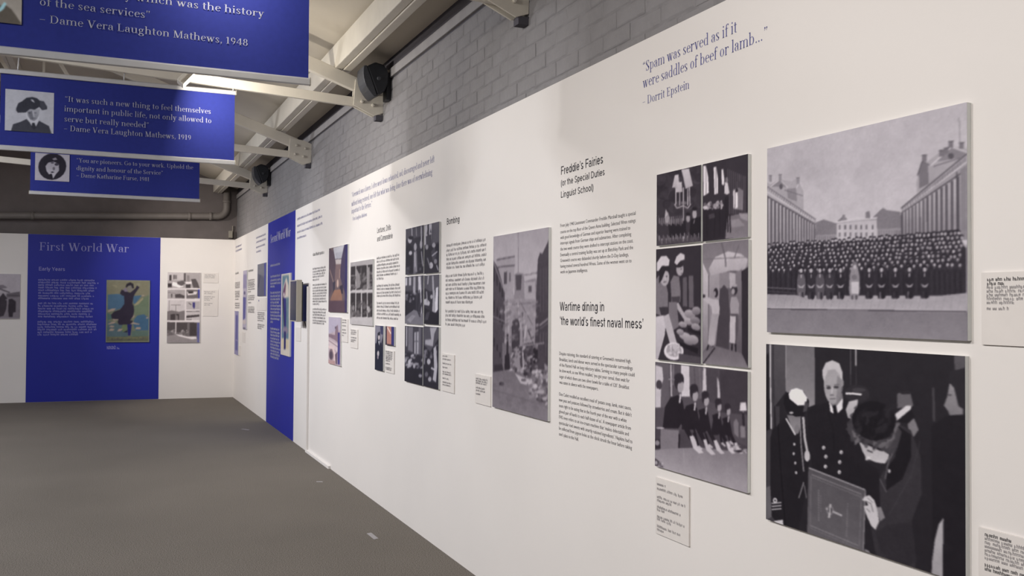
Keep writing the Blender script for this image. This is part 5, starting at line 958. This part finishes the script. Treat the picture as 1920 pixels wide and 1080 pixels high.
# ------------------------------------------------------------------ caption cards
def card(pl, q, label, lines=(), xh=2.6, th=0.006, group=None, ink='inkmid'):
    P = [pl.uv(x, y, th) for x, y in q]
    u0 = (P[0][0]+P[3][0])/2; u1 = (P[1][0]+P[2][0])/2; v1 = (P[0][1]+P[1][1])/2; v0 = (P[2][1]+P[3][1])/2
    m = MB(); pl.box(m, u0, u1, v0, v1, 0, th); o = m.build('caption_card', 'label', None, origin=pl.P((u0+u1)/2, v0, 0), bevel=0.0006)
    tag(o, label, 'caption', group)
    if lines: greek(pl, o, ink, lines, xh, None, off=th+0.0005, name='caption_text')
    return o
c = card(RW, [(1840.5, 514), (2010, 502), (2010, 660), (1839.5, 641)], 'pale caption card beside the large group photograph', rows(1830, 505, 7.444, 150, [272, 326, 379, 432, 484], [1200, 1180, 1150, 1220, 548])+rows(1830, 505, 7.444, 150, [568], [478]), 4.8)
greek(RW, c, 'ink', rows(1830, 505, 7.444, 155, [165, 221], [1240, 430]), 5.0, 'bold caption heading', off=0.0068, name='caption_text')
c = card(RW, [(1835, 990.5), (2010, 1030), (2010, 1300), (1834, 1230)], 'pale caption card beside the photograph of officers', rows(1820, 980, 10.8, 285, [345, 422, 502, 583, 660, 735], [1900, 1950, 1850, 1980, 1800, 1950]), 4.8)
greek(RW, c, 'ink', rows(1820, 980, 10.8, 285, [268, 872, 962], [860, 1900, 1700]), 5.0, 'bold caption heading', off=0.0068, name='caption_text')
card(RW, [(1230, 894), (1292, 914), (1291, 1023.5), (1228.3, 1000.6)], 'pale caption card under the wide photograph of five women', rows(1210, 660, 2.842, 62, [708, 733, 777, 795, 830, 845, 880, 895, 933, 950], [112, 202, 216, 145, 190, 106, 212, 138, 188, 98]), 4.0)
card(RW, [(891.3, 702), (919.8, 705), (918.8, 762), (890, 755.6)], 'pale caption card by the foot of the bombed street photograph', rows(820, 380, 2.4545, 177, [812, 822, 832, 854, 866, 882], [232, 232, 228, 222, 220, 200]), 3.0)
card(RW, [(828.3, 663), (851.6, 665.5), (851, 737.7), (827.6, 732.4)], 'tall pale caption card beside the narrow stack of photographs', rows(820, 380, 2.4545, 24, [708, 722, 742, 760, 780, 790, 810, 828, 840], [46, 64, 66, 48, 62, 66, 52, 66, 60]), 2.6)
card(RW, [(722.7, 656), (739, 658.5), (738.6, 701), (722, 697.5)], 'small pale caption card under the tiny reddish picture', rows(580, 460, 4.155, 594, [832, 846, 860, 874, 888, 902, 925, 955, 968], [648, 650, 648, 650, 644, 630, 630, 644, 640]), 2.6)
card(RW, [(657, 616.5), (670.6, 618.5), (670.2, 653.5), (656.5, 652)], 'small pale caption card below the window photographs', rows(580, 460, 4.155, 324, [665, 680, 694, 722, 740, 752], [362, 366, 360, 368, 366, 350]), 2.2)
card(RW, [(640.8, 597.5), (652, 598.5), (651.8, 642.5), (640, 640.5)], 'narrow pale caption card beside the picture of stone arches', rows(580, 460, 4.155, 255, [586, 605, 630, 662, 685, 705], [292, 290, 285, 286, 288, 270]), 2.2)
card(RW, [(454.2, 622.5), (459, 623), (458.8, 643), (454, 642)], 'tiny caption card under the slim lavender strip')
card(RW, [(446.8, 648), (450.6, 648.5), (450.6, 667), (446.8, 666)], 'tiny caption card in the far corner')
card(RW, [(481.5, 559), (499.3, 558), (499, 582.6), (481.3, 582)], 'white card with a small blue emblem below the grey photograph')
card(RW, [(554.5, 614), (563.6, 613), (563.4, 639.7), (554.5, 639.5)], 'pale caption card under the protruding screen')
Pe = RW.uv(485.2, 563, 0.0066); ik = Ink(); ik.add([(Pe[0]+0.03*math.cos(a), Pe[1]-0.005+0.014*math.sin(a)) for a in np.linspace(0, 6.28, 11)[:-1]])
ik.build(RW, 'emblem', 'inkblue', [o for o in C.objects if o.name.startswith('caption_card') and 'emblem' in o['label']][0], 0.0066)

# ------------------------------------------------------------------ far wall pictures
p = Pic([(199.4, 524.9), (281, 525.6), (280.3, 642), (198.7, 641.3)], 80, 110, (190, 515, 7.45), (112, 120, 112))
p.poly([(75, 80), (680, 80), (680, 945), (65, 945)], (120, 126, 108)); p.poly([(90, 90), (660, 90), (660, 300), (560, 300), (90, 290)], (134, 132, 112))
p.poly([(90, 280), (240, 270), (320, 300), (330, 420), (280, 470), (190, 500), (90, 480)], (78, 110, 140)); p.poly([(440, 300), (560, 290), (470, 410), (440, 400)], (78, 110, 140)); p.poly([(450, 430), (560, 350), (660, 280), (660, 560), (460, 560)], (112, 128, 108))
p.poly([(460, 620), (500, 570), (590, 555), (660, 600), (660, 780), (480, 780), (440, 690)], (72, 106, 138)); p.poly([(90, 640), (250, 690), (370, 720), (370, 860), (80, 860)], (90, 112, 122)); p.poly([(80, 530), (150, 560), (150, 610), (90, 640)], (84, 112, 112)); p.poly([(300, 700), (365, 690), (370, 770), (300, 800), (280, 740)], (112, 128, 96)); p.poly([(430, 780), (660, 790), (660, 860), (420, 860)], (96, 118, 112))
for q in ([(90, 505), (140, 475), (205, 470), (180, 500), (100, 522)], [(160, 620), (205, 590), (250, 605), (245, 628), (170, 640)], [(95, 685), (150, 655), (210, 650), (180, 680), (110, 692)], [(108, 725), (140, 705), (190, 715), (170, 735)], [(105, 780), (135, 745), (190, 755), (165, 780)], [(222, 790), (245, 755), (305, 755), (270, 785)], [(385, 615), (410, 580), (460, 565), (460, 590), (400, 625)], [(405, 690), (430, 660), (540, 690), (520, 700), (440, 688)], [(470, 765), (490, 730), (550, 735), (550, 765)], [(555, 300), (560, 285), (600, 290), (590, 305)], [(618, 605), (640, 590), (655, 600), (640, 620)]): p.poly(q, (176, 158, 148))
p.poly([(455, 425), (480, 395), (540, 350), (578, 315), (580, 345), (520, 410), (470, 435)], (160, 156, 128)); p.poly([(140, 150), (180, 140), (225, 165), (210, 185)], (150, 148, 124))
p.poly([(258, 265), (280, 210), (320, 230), (400, 255), (470, 195), (490, 155), (528, 178), (470, 260), (445, 310), (430, 400), (452, 450), (455, 520), (440, 580), (400, 640), (430, 640), (440, 660), (400, 690), (250, 700), (228, 660), (240, 620), (150, 615), (138, 560), (180, 515), (260, 490), (320, 410), (315, 300), (285, 290)], (50, 44, 62))
p.ell(398, 190, 38, 48, (130, 128, 124)); p.poly([(335, 170), (350, 130), (400, 110), (440, 130), (450, 190), (430, 195), (410, 150), (370, 160), (345, 185)], (44, 40, 52)); p.poly([(300, 210), (340, 180), (370, 240), (320, 240)], (128, 120, 140)); p.ell(515, 140, 24, 24, (140, 140, 122)); p.poly([(360, 690), (425, 690), (405, 850), (375, 850)], (40, 42, 112)); p.poly([(310, 800), (370, 770), (360, 805)], (44, 42, 60))
p.poly([(80, 862), (660, 862), (655, 930), (75, 930)], (104, 108, 88)); p.line([(115, 880), (640, 880)], 16, (128, 128, 98)); p.line([(75, 88), (665, 90), (660, 935), (70, 932), (75, 88)], 8, (150, 152, 140)); p.specks([(130, 880), (640, 880), (640, 905), (130, 905)], 40, 8, 80, 96, 0.7)
p.place(FWL, 'mounted_poster', 'green and blue poster of a dancing woman among gulls on the far blue panel', 'poster', None, 0.016, 0.72, edge='bezel')
p = Pic([(314, 509.7), (375.9, 511.9), (373.6, 642.7), (313.2, 642)], 70, 130, (300, 500, 6.75), 196, (8, 2, 4))
p.poly([(95, 70), (512, 85), (505, 280), (90, 275)], 150); p.poly([(95, 75), (300, 80), (300, 170), (95, 175)], 172); p.poly([(120, 105), (145, 105), (145, 178), (118, 178)], 50); p.poly([(165, 105), (215, 108), (215, 160), (165, 160)], 110); p.line([(175, 105), (175, 165)], 5, 70); p.poly([(300, 85), (325, 90), (325, 195), (300, 195)], 70); p.poly([(98, 215), (150, 215), (150, 262), (98, 262)], 48); p.poly([(160, 195), (240, 215), (300, 260), (240, 270), (150, 240)], 215); p.poly([(215, 195), (290, 180), (320, 220), (270, 250), (220, 225)], 80); p.poly([(392, 165), (450, 160), (480, 220), (500, 280), (420, 275), (400, 200)], 74); p.poly([(325, 230), (385, 230), (385, 278), (325, 275)], 60); p.poly([(340, 110), (370, 118), (375, 200), (340, 190)], 120); p.poly([(320, 200), (400, 195), (400, 225), (330, 225)], 205)
p.poly([(95, 295), (318, 300), (315, 412), (92, 408)], 146); p.poly([(190, 355), (250, 350), (310, 375), (310, 405), (195, 400)], 66); p.poly([(142, 350), (158, 350), (155, 395), (142, 395)], 62); p.line([(100, 325), (200, 345)], 5, 95)
p.poly([(335, 298), (500, 300), (500, 412), (332, 410)], 92); p.poly([(340, 325), (470, 325), (460, 360), (350, 370)], 190); p.poly([(480, 298), (503, 300), (502, 412), (480, 410)], (60, 62, 140)); p.poly([(350, 320), (420, 322), (420, 345), (360, 345)], 40)
p.poly([(95, 425), (315, 428), (312, 682), (90, 680)], 176); p.line([(118, 430), (120, 590)], 6, 110); p.line([(202, 485), (200, 610)], 7, 92); p.line([(140, 488), (265, 490)], 5, 105); p.poly([(92, 570), (150, 555), (240, 575), (312, 560), (312, 682), (90, 680)], 104); p.poly([(135, 605), (195, 600), (195, 680), (135, 680)], 56); p.poly([(205, 600), (242, 605), (240, 680), (230, 680), (225, 620), (208, 620)], 50)
p.poly([(332, 445), (500, 450), (498, 552), (330, 550)], 160); p.poly([(410, 460), (440, 460), (440, 520), (430, 545), (412, 515)], (60, 56, 110)); p.line([(360, 465), (395, 490)], 9, 70)
p.poly([(330, 568), (498, 570), (498, 682), (328, 680)], 172); p.poly([(332, 625), (495, 615), (495, 640), (335, 655)], 58); p.line([(332, 573), (498, 573)], 9, 80); p.line([(332, 674), (400, 676)], 8, 90)
p.poly([(92, 700), (498, 712), (494, 965), (88, 962)], 92); p.poly([(92, 705), (190, 705), (190, 820), (92, 800)], 72); p.line([(203, 700), (200, 850)], 12, 186); p.poly([(215, 712), (350, 712), (350, 830), (215, 830)], 66); p.poly([(375, 715), (460, 715), (460, 880), (375, 880)], 58); p.poly([(90, 870), (200, 860), (380, 900), (490, 920), (490, 965), (88, 962)], 128); p.poly([(190, 850), (240, 858), (350, 885), (455, 885), (460, 915), (400, 920), (250, 880)], 205); p.line([(350, 720), (352, 850)], 8, 110); p.specks([(100, 800), (370, 800), (400, 870), (100, 860)], 30, 9, 60, 190, 0.7, 1, 3)
p.poly([(465, 715), (497, 715), (494, 965), (465, 960)], (80, 84, 150), 0.7)
p.place(FWL, 'mounted_photograph', 'tall board of eight small photographs on the far white wall', 'photograph', None, 0.016, 1.15)
p = Pic([(-60, 512.5), (38.5, 514), (37, 597), (-60, 598)], 100, 80, (0, 500, 9.82), 150, (4, -2, 6))
p.poly([(-700, 100), (400, 100), (400, 480), (-700, 480)], 162); p.poly([(-300, 360), (60, 340), (140, 390), (40, 410), (-300, 440)], 112); p.poly([(-300, 400), (0, 400), (190, 470), (170, 490), (0, 430), (-300, 450)], 92); p.poly([(120, 500), (360, 460), (370, 580), (120, 570)], 92); p.line([(110, 535), (370, 530)], 9, 56)
p.poly([(-600, 580), (370, 560), (370, 940), (-600, 940)], 118); p.poly([(-10, 570), (60, 490), (130, 580), (120, 760), (70, 900), (-10, 920)], 54); p.poly([(160, 600), (220, 590), (290, 640), (285, 830), (240, 840), (230, 920), (165, 920), (150, 800)], 46); p.line([(100, 610), (150, 610)], 12, 170)
for k in range(6): p.poly([(-60-k*90, 600), (-20-k*90, 570), (10-k*90, 620), (0-k*90, 900), (-50-k*90, 900)], 46+k*5)
p.place(FWL, 'mounted_photograph', 'grey photograph of people outdoors left of the far blue panel', 'photograph', None, 0.016, 1.15)
card(FWL, [(381.8, 511.7), (409.2, 512), (409, 530.8), (381.4, 530.3)], 'small pale caption card, upper of the pair on the far wall', [(384, 516.2+k*2.6, 404) for k in range(3)], 1.6)
card(FWL, [(381.2, 543.3), (409, 543.5), (408.4, 593), (380.6, 592.8)], 'larger pale caption card, lower of the pair on the far wall', [(383, 548+k*3.1, 404-(k % 3)*5) for k in range(9) if k not in (2, 6)], 1.6)

# ------------------------------------------------------------------ screen on the wall, trunking, floor tape
e = empty('wall_screen', (W, 9.28, 1.47), 'small monitor standing out from the wall beside the blue panel', 'screen')
x0, x1, y0, y1, z0, z1 = 1.712, 1.765, 9.12, 9.46, 1.272, 1.684
MB().box((x0, y0, z0), (x1, y1, z1)).build('screen_housing', 'bezel', e, bevel=0.004)
MB().box((x0-0.001, y0+0.012, z0+0.012), (x0+0.004, y1-0.012, z1-0.012)).build('display_glass', 'glass', e)
MB().box((x1, y0+0.02, z0+0.01), (x1+0.014, y1-0.02, z1-0.02)).build('rear_cover', 'black', e, bevel=0.003)
MB().box((x1+0.014, y0+0.05, z0+0.005), (W, y1-0.06, z1-0.05)).build('wall_mount', 'bluebk', e, bevel=0.003)
MB().tube([(1.80, y0+0.06, z0+0.01), (1.82, y0+0.04, z0-0.06), (1.823, y0+0.02, z0-0.12)], 0.004, 8).build('cable', 'black', e, smooth=True)
e = empty('cable_trunking', (W-0.02, 9.1, 0), 'white cable trunking dropping from the screen and turning along the floor', 'trunking')
MB().box((W-0.022, 9.08, 0.029), (W-0.0004, 9.125, 1.62)).build('vertical_trunk', 'white', e, bevel=0.002)
MB().box((W-0.022, 8.10, 0.0), (W-0.0004, 9.125, 0.028)).build('floor_trunk', 'white', e, bevel=0.002)
for i, (x, y, l, rz, lab) in enumerate(((1.548, 5.66, 0.17, 0.03, 'short grey strip of tape on the carpet near the wall'), (1.50, 11.0, 0.14, 0.5, 'tiny grey strip of tape on the distant carpet'), (1.62, 7.55, 0.06, 1.2, 'fleck of grey tape on the carpet by the floor trunking'))):
    m = MB(); c, s_ = math.cos(rz), math.sin(rz)
    pts = [(-0.016, -l/2), (0.016, -l/2+0.012), (0.018, l/2), (-0.014, l/2-0.006)]
    m.prism([(x+a*c-b*s_, y+a*s_+b*c, 0.0002) for a, b in pts], (0, 0, 0.0012)); tag(m.build('floor_tape', 'tape', None, origin=(x, y, 0)), lab, 'tape')
